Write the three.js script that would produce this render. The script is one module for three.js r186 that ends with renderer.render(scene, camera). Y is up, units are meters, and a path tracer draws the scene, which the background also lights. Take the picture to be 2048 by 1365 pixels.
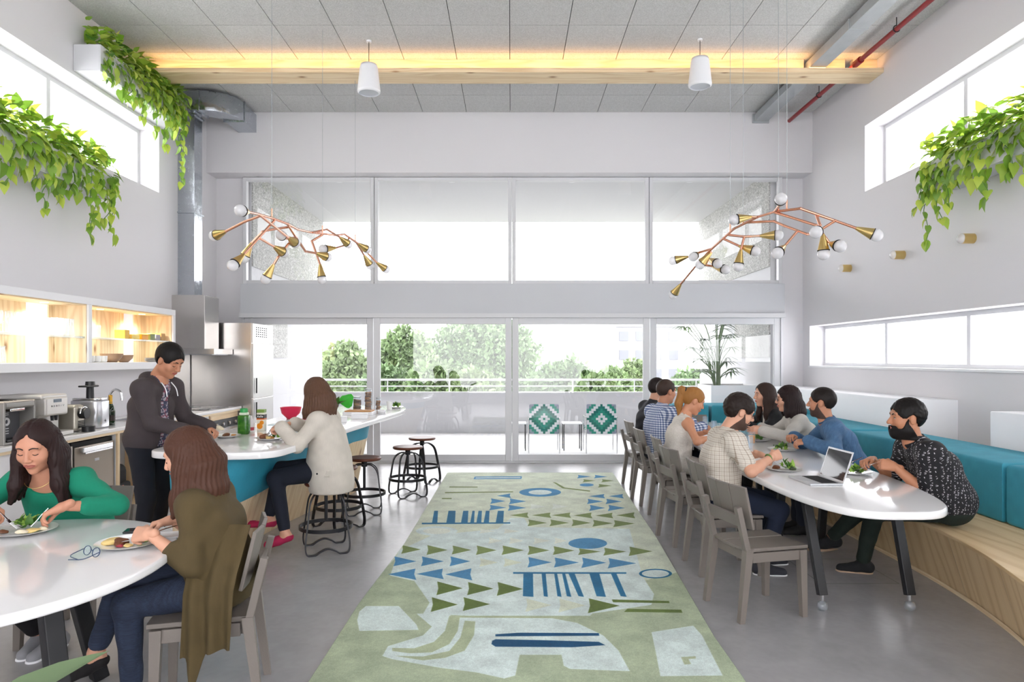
import * as THREE from 'three';
import { RoundedBoxGeometry } from 'three/addons/geometries/RoundedBoxGeometry.js';
import { mergeGeometries, mergeVertices, toCreasedNormals } from 'three/addons/utils/BufferGeometryUtils.js';
import { RectAreaLightUniformsLib } from 'three/addons/lights/RectAreaLightUniformsLib.js';
import { FontLoader } from 'three/addons/loaders/FontLoader.js';
import { TextGeometry } from 'three/addons/geometries/TextGeometry.js';

// ---------------------------------------------------------------- camera, sky, exposure
// x runs right, y up, and depth d (metres in front of the lens) is -z
const scene = new THREE.Scene();
const camera = new THREE.PerspectiveCamera(53.13, 2048 / 1365, 0.05, 400);
camera.position.set(0, 1.6, 0);
camera.lookAt(0, 1.6, -10);
camera.setViewOffset(2048, 1365, 2, -35.5, 2048, 1365);
camera.updateProjectionMatrix();
scene.background = new THREE.Color(1.0, 1.0, 1.03);   // even white overcast
scene.backgroundIntensity = 6.4;
const renderer = new THREE.WebGLRenderer({ antialias: true });
renderer.toneMapping = THREE.LinearToneMapping;
renderer.toneMappingExposure = 1.0;
renderer.shadowMap.enabled = true;
RectAreaLightUniformsLib.init();

// ---------------------------------------------------------------- helpers
let seed = 20240;
const rnd = () => { seed = (seed * 1664525 + 1013904223) >>> 0; return seed / 4294967296; };
const rr = (a, b) => a + (b - a) * rnd();
const hash = (x, y) => { let h = (x * 374761393 + y * 668265263) | 0; h = Math.imul(h ^ (h >>> 13), 1274126177); return ((h ^ (h >>> 16)) >>> 0) / 4294967296; };
function noise2(x, y, px = 1e9, py = 1e9) {
  const xi = Math.floor(x), yi = Math.floor(y), fx = x - xi, fy = y - yi, m = (a, n) => ((a % n) + n) % n;
  const s = (t) => t * t * (3 - 2 * t), u = s(fx), v = s(fy), h = (a, b) => hash(m(a, px), m(b, py));
  return (h(xi, yi) * (1 - u) + h(xi + 1, yi) * u) * (1 - v) + (h(xi, yi + 1) * (1 - u) + h(xi + 1, yi + 1) * u) * v;
}
const V = (x, y, d) => new THREE.Vector3(x, y, -d);
const taken = {};
function numbered(n) { const k = taken[n] = (taken[n] ?? -1) + 1; return k ? `${n}_${String(k).padStart(3, '0')}` : n; }
function shade(o) { o.castShadow = o.receiveShadow = true; return o; }
function tag(o, label, category, group) { o.userData.label = label; o.userData.category = category; if (group) o.userData.group = group; return o; }
function thing(name, label, category, group, [x, y, d] = [0, 0, 0], turn = 0) {
  const o = new THREE.Group(); o.name = numbered(name); scene.add(o); o.position.set(x, y, -d); o.rotation.y = turn;
  return tag(o, label, category, group);
}
function part(parent, name, geo, mat, label) {
  const m = shade(new THREE.Mesh(Array.isArray(geo) ? merge(geo) : geo, mat)); m.name = name; parent.add(m);
  if (label) m.userData.label = label;
  return m;
}
function single(name, geo, mat, label, category, group) {
  const m = shade(new THREE.Mesh(Array.isArray(geo) ? merge(geo) : geo, mat)); m.name = numbered(name); scene.add(m);
  return tag(m, label, category, group);
}
function struct(name, geo, mat, label) {
  const m = geo ? shade(new THREE.Mesh(Array.isArray(geo) ? merge(geo) : geo, mat)) : new THREE.Group();
  m.name = name; m.userData.kind = 'structure'; m.userData.category = name.replace(/_.*/, ''); m.userData.label = label ?? name.replace(/_/g, ' '); scene.add(m); return m;
}
function clean(g) {
  g = g.index ? g.toNonIndexed() : g;
  for (const k of Object.keys(g.attributes)) if (!['position', 'normal', 'uv'].includes(k)) g.deleteAttribute(k);
  if (!g.attributes.normal) g.computeVertexNormals();
  if (!g.attributes.uv) g.setAttribute('uv', new THREE.Float32BufferAttribute(new Float32Array(g.attributes.position.count * 2), 2));
  return g;
}
function merge(list) { return list.length === 1 ? list[0] : mergeGeometries(list.map(clean)); }
// uv in metres from whichever axis a face looks along; vert = true runs the grain along y
function metric(g, k = 1, grain = 'x') {
  g = clean(g); const p = g.attributes.position, uv = new Float32Array(p.count * 2), a = new THREE.Vector3(), b = new THREE.Vector3(), c = new THREE.Vector3(), n = new THREE.Vector3();
  for (let i = 0; i < p.count; i += 3) {
    a.fromBufferAttribute(p, i); b.fromBufferAttribute(p, i + 1); c.fromBufferAttribute(p, i + 2);
    n.subVectors(b, a).cross(c.clone().sub(a)); const ax = Math.abs(n.x), ay = Math.abs(n.y), az = Math.abs(n.z);
    [a, b, c].forEach((v, j) => {
      let s, t; if (ax >= ay && ax >= az) { s = v.z; t = v.y; } else if (ay >= az) { s = v.x; t = v.z; } else { s = v.x; t = v.y; }
      if (grain === 'y') { const q = s; s = t; t = q; }
      if (grain === 'z' && ay >= ax && ay >= az) { const q = s; s = t; t = q; }
      uv[(i + j) * 2] = s * k; uv[(i + j) * 2 + 1] = t * k;
    });
  }
  g.setAttribute('uv', new THREE.BufferAttribute(uv, 2)); return g;
}
// box between two corners given as x, y, depth
function box(x0, x1, y0, y1, d0, d1, r = 0) {
  const w = Math.abs(x1 - x0), h = Math.abs(y1 - y0), l = Math.abs(d1 - d0);
  const g = r > 0 ? new RoundedBoxGeometry(w, h, l, 2, Math.min(r, w / 2.01, h / 2.01, l / 2.01)) : new THREE.BoxGeometry(w, h, l);
  return g.translate((x0 + x1) / 2, (y0 + y1) / 2, -(d0 + d1) / 2);
}
const cbox = (w, h, l, r = 0) => r > 0 ? new RoundedBoxGeometry(w, h, l, 2, Math.min(r, w / 2.01, h / 2.01, l / 2.01)) : new THREE.BoxGeometry(w, h, l);
const cyl = (r0, r1, h, n = 24) => new THREE.CylinderGeometry(r1, r0, h, n);
function rod(a, b, r0, r1 = r0, n = 12) {
  const v = new THREE.Vector3().subVectors(b, a), g = new THREE.CylinderGeometry(r1, r0, v.length(), n);
  g.applyQuaternion(new THREE.Quaternion().setFromUnitVectors(new THREE.Vector3(0, 1, 0), v.clone().normalize()));
  return g.translate((a.x + b.x) / 2, (a.y + b.y) / 2, (a.z + b.z) / 2);
}
// flat bar of section w x t between two points, w kept along 'side'
function bar(a, b, w, t, side = new THREE.Vector3(1, 0, 0), r = 0) {
  const y = new THREE.Vector3().subVectors(b, a), l = y.length(); y.normalize();
  const x = side.clone().addScaledVector(y, -side.dot(y)).normalize(), z = new THREE.Vector3().crossVectors(x, y);
  return cbox(w, l, t, r).applyMatrix4(new THREE.Matrix4().makeBasis(x, y, z).setPosition((a.x + b.x) / 2, (a.y + b.y) / 2, (a.z + b.z) / 2));
}
function tube(pts, r, seg = 40, n = 8, closed = false) { return new THREE.TubeGeometry(new THREE.CatmullRomCurve3(pts, closed, 'centripetal'), seg, r, n, closed); }
// bar of rectangular section swept along points, one axis kept along 'side'
function strap(pts, w, t, seg = 40, side = null, closed = false) {
  const cv = new THREE.CatmullRomCurve3(pts, closed, 'centripetal'), P = [], I = [], N = seg + 1;
  for (let i = 0; i < N; i++) {
    const p = cv.getPoint(i / seg), tg = cv.getTangent(i / seg);
    const s = (side ? side.clone() : new THREE.Vector3(0, 1, 0)); s.addScaledVector(tg, -s.dot(tg)).normalize();
    const n = new THREE.Vector3().crossVectors(tg, s).normalize();
    for (const [a, b] of [[-1, -1], [1, -1], [1, 1], [-1, 1]]) { const q = p.clone().addScaledVector(s, a * w / 2).addScaledVector(n, b * t / 2); P.push(q.x, q.y, q.z); }
  }
  for (let i = 0; i < seg; i++) for (let k = 0; k < 4; k++) { const a = i * 4 + k, b = i * 4 + (k + 1) % 4; I.push(a, b, a + 4, b, b + 4, a + 4); }
  if (!closed) { I.push(0, 2, 1, 0, 3, 2); const o = seg * 4; I.push(o, o + 1, o + 2, o, o + 2, o + 3); }
  const g = new THREE.BufferGeometry(); g.setAttribute('position', new THREE.Float32BufferAttribute(P, 3)); g.setIndex(I);
  return toCreasedNormals(g, 0.7);
}
const lathe = (pts, n = 32) => new THREE.LatheGeometry(pts.map(([r, y]) => new THREE.Vector2(r, y)), n);
// slab with an outline of [x, d] points, from y0 to y1
function slab(pts, y0, y1, bevel = 0, smooth = true) {
  const s = new THREE.Shape(pts.map(([x, d]) => new THREE.Vector2(x, d)));
  const g = new THREE.ExtrudeGeometry(s, { depth: y1 - y0 - 2 * bevel, bevelEnabled: bevel > 0, bevelSize: bevel, bevelThickness: bevel, bevelOffset: -bevel, bevelSegments: 3, steps: 1, curveSegments: 1 });
  g.rotateX(-Math.PI / 2).translate(0, y0 + bevel, 0);
  return smooth ? toCreasedNormals(g, 0.6) : g;
}
// closed curve through points, sampled
function round(pts, n = 96, tension = 0.5) { return new THREE.CatmullRomCurve3(pts.map(([x, d]) => new THREE.Vector3(x, 0, d)), true, 'catmullrom', tension).getPoints(n).slice(0, n).map((p) => [p.x, p.z]); }
function openCurve(pts, n = 60) { return new THREE.CatmullRomCurve3(pts.map(([x, d]) => new THREE.Vector3(x, 0, d)), false, 'catmullrom', 0.5).getPoints(n).map((p) => [p.x, p.z]); }
const superEllipse = (cx, cd, rx, rd, e = 2.5, n = 96) => Array.from({ length: n }, (_, i) => { const t = i / n * 2 * Math.PI, c = Math.cos(t), s = Math.sin(t); return [cx + rx * Math.sign(c) * Math.abs(c) ** (2 / e), cd + rd * Math.sign(s) * Math.abs(s) ** (2 / e)]; });
// skin between rings of equal point count (each ring: array of Vector3)
function loft(rings, closed = true, caps = false) {
  const n = rings[0].length, P = [], I = [], U = [];
  rings.forEach((r, j) => { let l = 0; r.forEach((p, i) => { if (i) l += p.distanceTo(r[i - 1]); P.push(p.x, p.y, p.z); U.push(l, p.y); }); });
  const m = closed ? n : n - 1;
  for (let j = 0; j + 1 < rings.length; j++) for (let i = 0; i < m; i++) { const a = j * n + i, b = j * n + (i + 1) % n; I.push(a, b, a + n, b, b + n, a + n); }
  if (caps) for (const [j, f] of [[0, 1], [rings.length - 1, 0]]) {
    const c = rings[j].reduce((s, p) => s.add(p), new THREE.Vector3()).divideScalar(n), k = P.length / 3; P.push(c.x, c.y, c.z); U.push(0, c.y);
    for (let i = 0; i < m; i++) { const a = j * n + i, b = j * n + (i + 1) % n; f ? I.push(k, b, a) : I.push(k, a, b); }
  }
  const g = new THREE.BufferGeometry(); g.setAttribute('position', new THREE.Float32BufferAttribute(P, 3)); g.setAttribute('uv', new THREE.Float32BufferAttribute(U, 2)); g.setIndex(I);
  return toCreasedNormals(g, 0.8);
}
// ---------------------------------------------------------------- textures and materials
function pixels(w, h, f) {
  const a = new Uint8Array(w * h * 4);
  for (let y = 0; y < h; y++) for (let x = 0; x < w; x++) { const c = f(x, y), k = (y * w + x) * 4; a[k] = c[0]; a[k + 1] = c[1]; a[k + 2] = c[2]; a[k + 3] = 255; }
  const t = new THREE.DataTexture(a, w, h); t.wrapS = t.wrapT = THREE.RepeatWrapping; t.magFilter = THREE.LinearFilter; t.minFilter = THREE.LinearMipmapLinearFilter; t.generateMipmaps = true; t.needsUpdate = true; return t;
}
const grey = (w, h, f) => pixels(w, h, (x, y) => { const v = f(x, y); return [v, v, v]; });
const colour = (w, h, f) => { const t = pixels(w, h, f); t.colorSpace = THREE.SRGBColorSpace; return t; };
function rep(t, u, v = u) { const c = t.clone(); c.repeat.set(u, v); c.needsUpdate = true; return c; }
function canvasTexture(w, h, draw) {
  const c = document.createElement('canvas'); c.width = w; c.height = h; draw(c.getContext('2d'), w, h);
  const t = new THREE.CanvasTexture(c); t.colorSpace = THREE.SRGBColorSpace; t.magFilter = THREE.LinearFilter; return t;
}
const std = (color, roughness = 0.6, more = {}) => new THREE.MeshStandardMaterial({ color, roughness, ...more });
const phys = (color, roughness, more = {}) => new THREE.MeshPhysicalMaterial({ color, roughness, ...more });
const mix = (a, b, t) => a.map((v, i) => v + (b[i] - v) * t);

const T = {};
T.concrete = colour(512, 512, (x, y) => { const a = noise2(x / 90, y / 90, 512 / 90 | 0, 512 / 90 | 0), n = .5 * noise2(x / 64, y / 64, 8, 8) + .3 * noise2(x / 16, y / 16, 32, 32) + .2 * noise2(x / 4, y / 4, 128, 128), v = 158 + 24 * (n - .5); return [v, v - 2, v]; });
T.wool = colour(512, 512, (x, y) => { const n = .45 * noise2(x / 3, y / 2, 171, 256) + .3 * noise2(x / 7, y / 5, 73, 102) + .25 * noise2(x / 2 + y / 9, y / 2, 256, 256); const v = 203 + 66 * (n - .5) - (hash(x, y) > .985 ? 34 : 0); return [v, v, v - 1]; });
T.woolBump = grey(512, 512, (x, y) => 255 * (.5 * noise2(x / 3, y / 2, 171, 256) + .5 * noise2(x / 7, y / 5, 73, 102)));
T.pine = colour(1024, 256, (x, y) => {
  const w = noise2(x / 256, y / 32, 4, 8) * 14 + noise2(x / 128, y / 16, 8, 16) * 4, r = .5 + .5 * Math.sin((y + w * 5) / 5.2), f = noise2(x / 40, y / 1.5, 25, 170);
  let t = .55 * r * r + .3 * f; let k = 0; for (const [kx, ky] of [[170, 60], [560, 170], [860, 110]]) { const q = Math.hypot((x - kx) / 1.9, y - ky); k = Math.max(k, Math.exp(-q * q / 60)); }
  return mix(mix([240, 219, 184], [214, 182, 138], t), [120, 74, 40], k * .8);
});
T.ply = colour(1024, 512, (x, y) => {
  const w = noise2(x / 340, y / 64, 3, 8) * 60 + noise2(x / 128, y / 32, 8, 16) * 12, r = .5 + .5 * Math.sin((y + w) / 9), f = noise2(x / 60, y / 1.4, 17, 365);
  return mix([232, 206, 164], [204, 170, 122], .5 * r * r * r + .35 * f);
});
T.brush = grey(256, 512, (x, y) => 128 + 60 * (noise2(x / 1.2, y / 120, 213, 4) - .5));
T.pile = grey(512, 512, (x, y) => 255 * (.6 * hash(x, y) + .4 * noise2(x / 3, y / 3, 170, 170)));
T.weave = grey(256, 256, (x, y) => 128 + 70 * Math.sin(x * Math.PI / 4) * Math.sin(y * Math.PI / 4) + 40 * (hash(x, y) - .5));
T.cloth = colour(256, 256, (x, y) => { const n = .5 * noise2(x / 32, y / 32, 8, 8) + .3 * hash(x, y) + .2 * noise2(x / 2, y / 20, 128, 12); const v = 228 + 26 * (n - .5); return [v, v, v]; });
T.speckle = colour(512, 512, (x, y) => { const n = .6 * noise2(x / 2.5, y / 2.5, 204, 204) + .4 * noise2(x / 6, y / 6, 85, 85), v = 178 + 130 * (n - .5); return [v, v, v - 3]; });
T.fine = grey(256, 256, (x, y) => 255 * (.5 * noise2(x / 4, y / 4, 64, 64) + .5 * noise2(x / 16, y / 16, 16, 16)));
const M = {
  wall: std(new THREE.Color().setRGB(.725, .71, .73), .7),
  white: std(new THREE.Color().setRGB(.84, .84, .86), .5),
  gloss: phys(new THREE.Color().setRGB(.88, .87, .87), .15, { clearcoat: .5, clearcoatRoughness: .05 }),
  frame: std(new THREE.Color().setRGB(.66, .66, .68), .45),
  spandrel: std(new THREE.Color().setRGB(.58, .59, .62), .6),
  pane: phys(0xffffff, 0, { transmission: 1, thickness: 0, ior: 1.5 }),
  glass: phys(0xffffff, .02, { transmission: 1, thickness: 0, ior: 1.45 }),
  concrete: std(0xffffff, .27, { map: rep(T.concrete, .28), bumpMap: rep(T.fine, .8), bumpScale: .0006 }),
  wool: std(0xffffff, .95, { map: rep(T.wool, 1.5), bumpMap: rep(T.woolBump, 1.5), bumpScale: .003 }),
  pine: std(0xffffff, .55, { map: rep(T.pine, .32, 1.5) }),
  ply: std(0xffffff, .5, { map: rep(T.ply, .5, .9) }),
  steel: std(new THREE.Color().setRGB(.56, .54, .52), .26, { metalness: 1, bumpMap: rep(T.brush, 3, .6), bumpScale: .0004 }),
  galv: std(new THREE.Color().setRGB(.47, .50, .54), .34, { metalness: .9, roughnessMap: rep(T.fine, 2) }),
  tray: std(new THREE.Color().setRGB(.55, .58, .60), .45, { metalness: .35, map: rep(T.cloth, 1.3) }),
  chrome: std(new THREE.Color().setRGB(.75, .75, .76), .1, { metalness: 1 }),
  copper: std(new THREE.Color().setRGB(.80, .42, .30), .26, { metalness: 1 }),
  brass: std(new THREE.Color().setRGB(.68, .50, .20), .3, { metalness: 1 }),
  opal: phys(new THREE.Color().setRGB(.86, .85, .87), .08, { transmission: .25, thickness: 0 }),
  black: std(0x17181b, .45), softBlack: std(0x1c1c1f, .8), iron: std(0x26262a, .42, { metalness: .35 }),
  red: std(0x8e1d24, .35),
  taupe: std(new THREE.Color().setRGB(.185, .16, .14), .5, { bumpMap: rep(T.fine, 4), bumpScale: .0004 }),
  teal: std(new THREE.Color().setRGB(.045, .37, .50), .78, { map: rep(T.cloth, 2), bumpMap: rep(T.weave, 12), bumpScale: .0008 }),
  tealPaint: std(new THREE.Color().setRGB(.045, .40, .57), .5, { map: rep(T.cloth, 1) }),
  speckle: std(0xffffff, .9, { map: rep(T.speckle, .7) }),
  plaster: std(new THREE.Color().setRGB(.6, .6, .62), .8),
  porcelain: phys(new THREE.Color().setRGB(.85, .85, .84), .12, { clearcoat: .4 }),
  walnut: std(0x6e3f2c, .45, { map: rep(T.ply, 2) }),
};
// ---------------------------------------------------------------- the room
const XL = -4.62, XR = 4.573, DB = 10.7, DF = -3.4, HC = 5.34, TH = 0.34;
const floor = struct('floor', metric(box(XL - TH, XR + TH, -.2, 0, DF - TH, DB), 1), M.concrete, 'polished grey concrete floor of the hall');
for (const [a, b, c, e] of [[2.2, 2.76, 4.85, 4.854], [2.2, 2.204, 4.85, 5.45], [2.756, 2.76, 4.85, 5.45], [2.2, 2.76, 5.446, 5.45]]) part(floor, 'hatch_joint', box(a, b, -.002, .0008, c, e), std(0x5a5858, .9));
// a wall along the depth axis, cut by openings [d0, d1, y0, y1]
function sideWall(name, xa, xb, openings, label) {
  const ds = [...new Set([DF - TH, DB + .2, ...openings.flatMap((o) => [o[0], o[1]])])].sort((a, b) => a - b), ys = [...new Set([0, HC + .2, ...openings.flatMap((o) => [o[2], o[3]])])].sort((a, b) => a - b), g = [];
  for (let i = 0; i + 1 < ds.length; i++) { let from = null;
    for (let j = 0; j < ys.length; j++) {
      const solid = j + 1 < ys.length && !openings.some((o) => ds[i] >= o[0] - 1e-6 && ds[i + 1] <= o[1] + 1e-6 && ys[j] >= o[2] - 1e-6 && ys[j + 1] <= o[3] + 1e-6);
      if (solid && from === null) from = ys[j];
      if (!solid && from !== null) { g.push(box(xa, xb, from, ys[j], ds[i], ds[i + 1])); from = null; }
    } }
  return struct(name, g, M.wall, label);
}
sideWall('wall_left', XL - TH, XL, [[3.4, 8.96, 3.78, 4.6], [-2.8, 2.6, 3.78, 4.6], [6.48, 6.8, 1.52, 2.18], [8.12, 8.34, 1.52, 2.18]], 'white kitchen side wall with high ribbon window');
sideWall('wall_right', XR, XR + TH, [[3.4, 8.82, 3.76, 4.61], [-2.8, 2.6, 3.76, 4.61], [2.4, 10.45, 1.49, 2.1], [-2.8, 1.6, 1.49, 2.1]], 'white bench side wall with ribbon windows');
// front wall behind the camera, a glazed opening in it
struct('wall_front', [box(XL, -3.6, 0, HC + .2, DF - TH, DF), box(3.6, XR, 0, HC + .2, DF - TH, DF), box(-3.6, 3.6, 4.4, HC + .2, DF - TH, DF), box(-3.6, 3.6, 0, .3, DF - TH, DF)], M.wall, 'white wall with wide glazing opposite the terrace');
// back wall: header, piers, spandrel
struct('wall_back', [box(XL, XR, 4.425, HC + .2, 10.35, DB + .2), box(XL, -4.19, 0, 4.425, 10.7, 10.9), box(4.235, XR, 0, 4.425, 10.7, 10.9)], M.wall, 'white back wall with deep header over the glazing');
struct('trim_1', [box(-4.19, 4.235, 2.3, 2.765, 10.56, 10.72)], M.spandrel, 'pale grey spandrel panel between doors and upper glazing');
// ceiling of square wood-wool panels with recessed joints
const ceiling = struct('ceiling', box(XL - TH, XR + TH, HC + .03, HC + .25, DF - TH, DB + .2), std(0x2c2c2c, .95), 'ceiling of grey wood-wool panels');
{
  const S = .661, xs = [XL]; for (let k = -7; k <= 6; k++) { const x = S * k - .014; if (x > XL + .02 && x < XR - .02) xs.push(x); } xs.push(XR);
  const ds = []; for (let d = 10.352; d > DF; d -= .676) ds.push(d); ds.push(DF);
  const cache = {}, variants = [0, 1, 2].map((i) => { const m = M.wool.clone(); m.color.setScalar([1, .955, .98][i]); return m; });
  for (let i = 0; i + 1 < ds.length; i++) for (let j = 0; j + 1 < xs.length; j++) {
    const w = xs[j + 1] - xs[j] - .008, l = ds[i] - ds[i + 1] - .008, key = `${w.toFixed(3)}_${l.toFixed(3)}`;
    const g = cache[key] ??= metric(cbox(w, .03, l), 1);
    const p = part(ceiling, 'panel', g, variants[(i * 7 + j * 3 + (i * j) % 2) % 3]); p.position.set((xs[j] + xs[j + 1]) / 2, HC + .015, -(ds[i] + ds[i + 1]) / 2);
  }
}
// glazing: a framed light in a plane of constant depth
function glazing(name, x0, x1, y0, y1, d, f, t, label, inset = 0) {
  const o = struct(name, null, null, label);
  part(o, 'frame', [box(x0, x0 + f, y0, y1, d - t / 2, d + t / 2, .006), box(x1 - f, x1, y0, y1, d - t / 2, d + t / 2, .006), box(x0 + f, x1 - f, y0, y0 + f, d - t / 2, d + t / 2, .006), box(x0 + f, x1 - f, y1 - f, y1, d - t / 2, d + t / 2, .006)], M.frame);
  part(o, 'pane', box(x0 + f, x1 - f, y0 + f, y1 - f, d - .004, d + .004).applyMatrix4(new THREE.Matrix4()), M.pane);
  return o;
}
const PX = [-4.17, -2.125, .015, 2.145, 4.215];
for (let k = 0; k < 4; k++) glazing(`window_${k + 1}`, PX[k] + .004, PX[k + 1] - .004, 2.765, 4.42, 10.64, .055, .09, ['upper terrace window beside the galvanised duct', 'upper terrace window left of the central mullion', 'upper terrace window right of the central mullion', 'upper terrace window beside the bench wall'][k]);
const doorText = ['fixed glass door panel behind the steel fridge', 'sliding glass door panel behind the two far bar stools', 'sliding glass door panel before the patterned terrace chairs', 'fixed glass door panel before the terrace palm'];
for (let k = 0; k < 4; k++) { const mid = k === 1 || k === 2; const o = glazing(`door_${k + 1}`, PX[k] + (mid ? .003 : .02), PX[k + 1] - (mid ? .003 : .02), .02, 2.235, mid ? 10.57 : 10.65, .1, .06, doorText[k]); }
struct('trim_2', [box(-4.19, 4.235, 2.235, 2.3, 10.5, 10.72), box(-4.19, 4.235, 0, .02, 10.5, 10.72), box(-4.19, -4.15, .02, 2.235, 10.6, 10.72), box(4.195, 4.235, .02, 2.235, 10.6, 10.72)], M.frame, 'white door track and sill of the terrace doors');
// ribbon windows in the side walls: frame plane at x, mullions at given depths
function ribbon(name, x, ds, y0, y1, label) {
  const o = struct(name, null, null, label), f = .05, d0 = ds[0], d1 = ds[ds.length - 1];
  part(o, 'frame', [box(x - .03, x + .03, y0, y0 + f, d0, d1), box(x - .03, x + .03, y1 - f, y1, d0, d1), ...ds.map((d, i) => box(x - .03, x + .03, y0 + f, y1 - f, i === 0 ? d : i === ds.length - 1 ? d - f : d - f * .6, i === 0 ? d + f : i === ds.length - 1 ? d : d + f * .6))], M.frame);
  for (let i = 0; i + 1 < ds.length; i++) part(o, 'pane', box(x - .004, x + .004, y0 + f, y1 - f, ds[i] + f * .8, ds[i + 1] - f * .8), M.pane);
  return o;
}
ribbon('window_5', XL - .29, [3.4, 5.36, 7.2, 8.96], 3.78, 4.6, 'high ribbon window above the kitchen shelves');
ribbon('window_6', XR + .28, [3.4, 5.5, 7.24, 8.82], 3.76, 4.61, 'high ribbon window above the bench');
ribbon('window_7', XR + .25, [2.4, 4.0, 5.58, 7.15, 8.72, 10.45], 1.49, 2.1, 'low ribbon window along the bench wall');
ribbon('window_8', XL - .29, [-2.8, -.1, 2.6], 3.78, 4.6, 'high kitchen-side window behind the viewer');
ribbon('window_9', XR + .28, [-2.8, -.1, 2.6], 3.76, 4.61, 'high bench-side window behind the viewer');
ribbon('window_10', XR + .25, [-2.8, -.6, 1.6], 1.49, 2.1, 'low bench-side window behind the viewer');
ribbon('window_11', XL - .3, [6.48, 6.8], 1.52, 2.18, 'slot window in the back of the glassware shelf');
ribbon('window_12', XL - .3, [8.12, 8.34], 1.52, 2.18, 'slot window in the back of the crockery shelf');
{
  const o = struct('window_13', null, null, 'wide glazing behind the viewer');
  part(o, 'frame', [box(-3.6, 3.6, .3, .36, DF - .2, DF - .14), box(-3.6, 3.6, 4.34, 4.4, DF - .2, DF - .14), ...[-3.6, -.03, 3.54].map((x) => box(x, x + .06, .36, 4.34, DF - .2, DF - .14))], M.frame);
  for (const x of [-3.54, .03]) part(o, 'pane', box(x, x + 3.51, .36, 4.34, DF - .174, DF - .166), M.pane);
}
// white window boards along the ribbon
struct('trim_3', box(XR - .02, XR + .22, 1.47, 1.495, 2.4, 10.45), M.white, 'white window board under the low ribbon window');

// timber beam with a lit web, cable tray, sprinkler pipe
{
  const b = struct('beam_1', null, null, 'pine beam across the ceiling with warm cove light');
  part(b, 'flange', metric(box(XL, XR, 5.115, 5.172, 8.37, 8.72, .004), 1), M.pine);
  for (const [a, c] of [[XL, 3.655], [3.91, 4.17], [4.27, XR]]) part(b, 'web', metric(box(a, c, 5.172, HC - .001, 8.52, 8.6), 1), M.pine);
  const warm = new THREE.Color(1, .56, .22);
  const strip = thing('cove_light', 'warm light strip lying on the pine beam flange', 'light', undefined, [0, 0, 0]);
  part(strip, 'led_strip', box(XL + .1, XR - .1, 5.173, 5.181, 8.405, 8.42), std(0x332211, .5, { emissive: warm, emissiveIntensity: 1.5 }));
  const L = new THREE.RectAreaLight(warm, 28, 9, .02); L.position.set(0, 5.186, -8.415); L.lookAt(0, 6, -8.66); strip.add(L);
}
{
  const o = thing('cable_tray', 'grey metal cable tray running under the ceiling panels', 'cable tray');
  part(o, 'channel', metric(box(3.68, 3.88, 5.19, 5.3, .5, 10.345, .006), 1), M.tray);
  for (const d of [2.2, 4.2, 6.2, 7.42]) part(o, 'joint', box(3.672, 3.888, 5.184, 5.306, d, d + .03, .004), M.tray);
  for (const d of [3, 5, 6.9, 9.4]) part(o, 'bracket', box(3.74, 3.82, 5.3, HC - .002, d, d + .04), M.tray);
  part(o, 'end_plate', box(3.655, 3.905, 5.17, 5.31, 10.32, 10.345, .004), M.tray);
}
{
  const o = thing('sprinkler_pipe', 'dark red sprinkler pipe under the ceiling by the bench wall', 'pipe');
  part(o, 'pipe', rod(V(4.22, 5.21, .5), V(4.22, 5.21, 10.349), .028, .028, 16), M.red);
  for (const d of [8.33]) part(o, 'coupling', rod(V(4.22, 5.21, d - .1), V(4.22, 5.21, d + .03), .042, .042, 16), M.red);
  for (const d of [5.4, 7.47, 9.35]) { part(o, 'clamp', new THREE.TorusGeometry(.036, .006, 6, 20).translate(4.22, 5.215, -d), M.iron); part(o, 'hanger', rod(V(4.22, 5.25, d), V(4.22, HC, d), .005), M.iron); }
}
// ---------------------------------------------------------------- terrace and what lies beyond
struct('ground_terrace', box(-4.6, 4.6, -.25, -.01, 10.72, 14.95), std(new THREE.Color().setRGB(.68, .67, .67), .7), 'pale terrace floor');
struct('ceiling_terrace', box(-4.6, 4.6, 4.6, 4.85, 10.92, 15.0), M.plaster, 'white terrace soffit');
struct('wall_parapet', [box(-4.6, 4.6, -.25, .84, 14.85, 15.0), box(-4.6, 4.6, .84, .875, 14.8, 15.03)], M.plaster, 'white terrace parapet');
for (const [s, n] of [[-1, 'left'], [1, 'right']]) {
  const w = struct(`wall_terrace_${n}`, box(s * 4.15, s * 4.6, 0, 4.6, 10.92, 15.0), M.plaster, `white terrace side wall on the ${s < 0 ? 'kitchen' : 'bench'} side`);
  part(w, 'panel', metric(box(s * 4.125, s * 4.15, 3.08, 4.6, 10.92, 15.0), 1), M.speckle, 'speckled exposed-aggregate panel');
  part(w, 'panel', metric(box(s * 4.125, s * 4.15, 1.62, 2.3, 10.92, 12.6), 1), M.speckle, 'speckled exposed-aggregate panel');
}
{
  const o = thing('terrace_railing', 'thin white metal rails above the terrace parapet', 'railing');
  part(o, 'top_rail', rod(V(-4.12, 1.14, 14.93), V(4.12, 1.14, 14.93), .022), M.white);
  part(o, 'lower_rail', rod(V(-4.12, 1.0, 14.93), V(4.12, 1.0, 14.93), .012), M.white);
  for (let k = 0; k < 7; k++) part(o, 'post', rod(V(-4.05 + k * 1.35, .875, 14.93), V(-4.05 + k * 1.35, 1.14, 14.93), .012), M.white);
}
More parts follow.
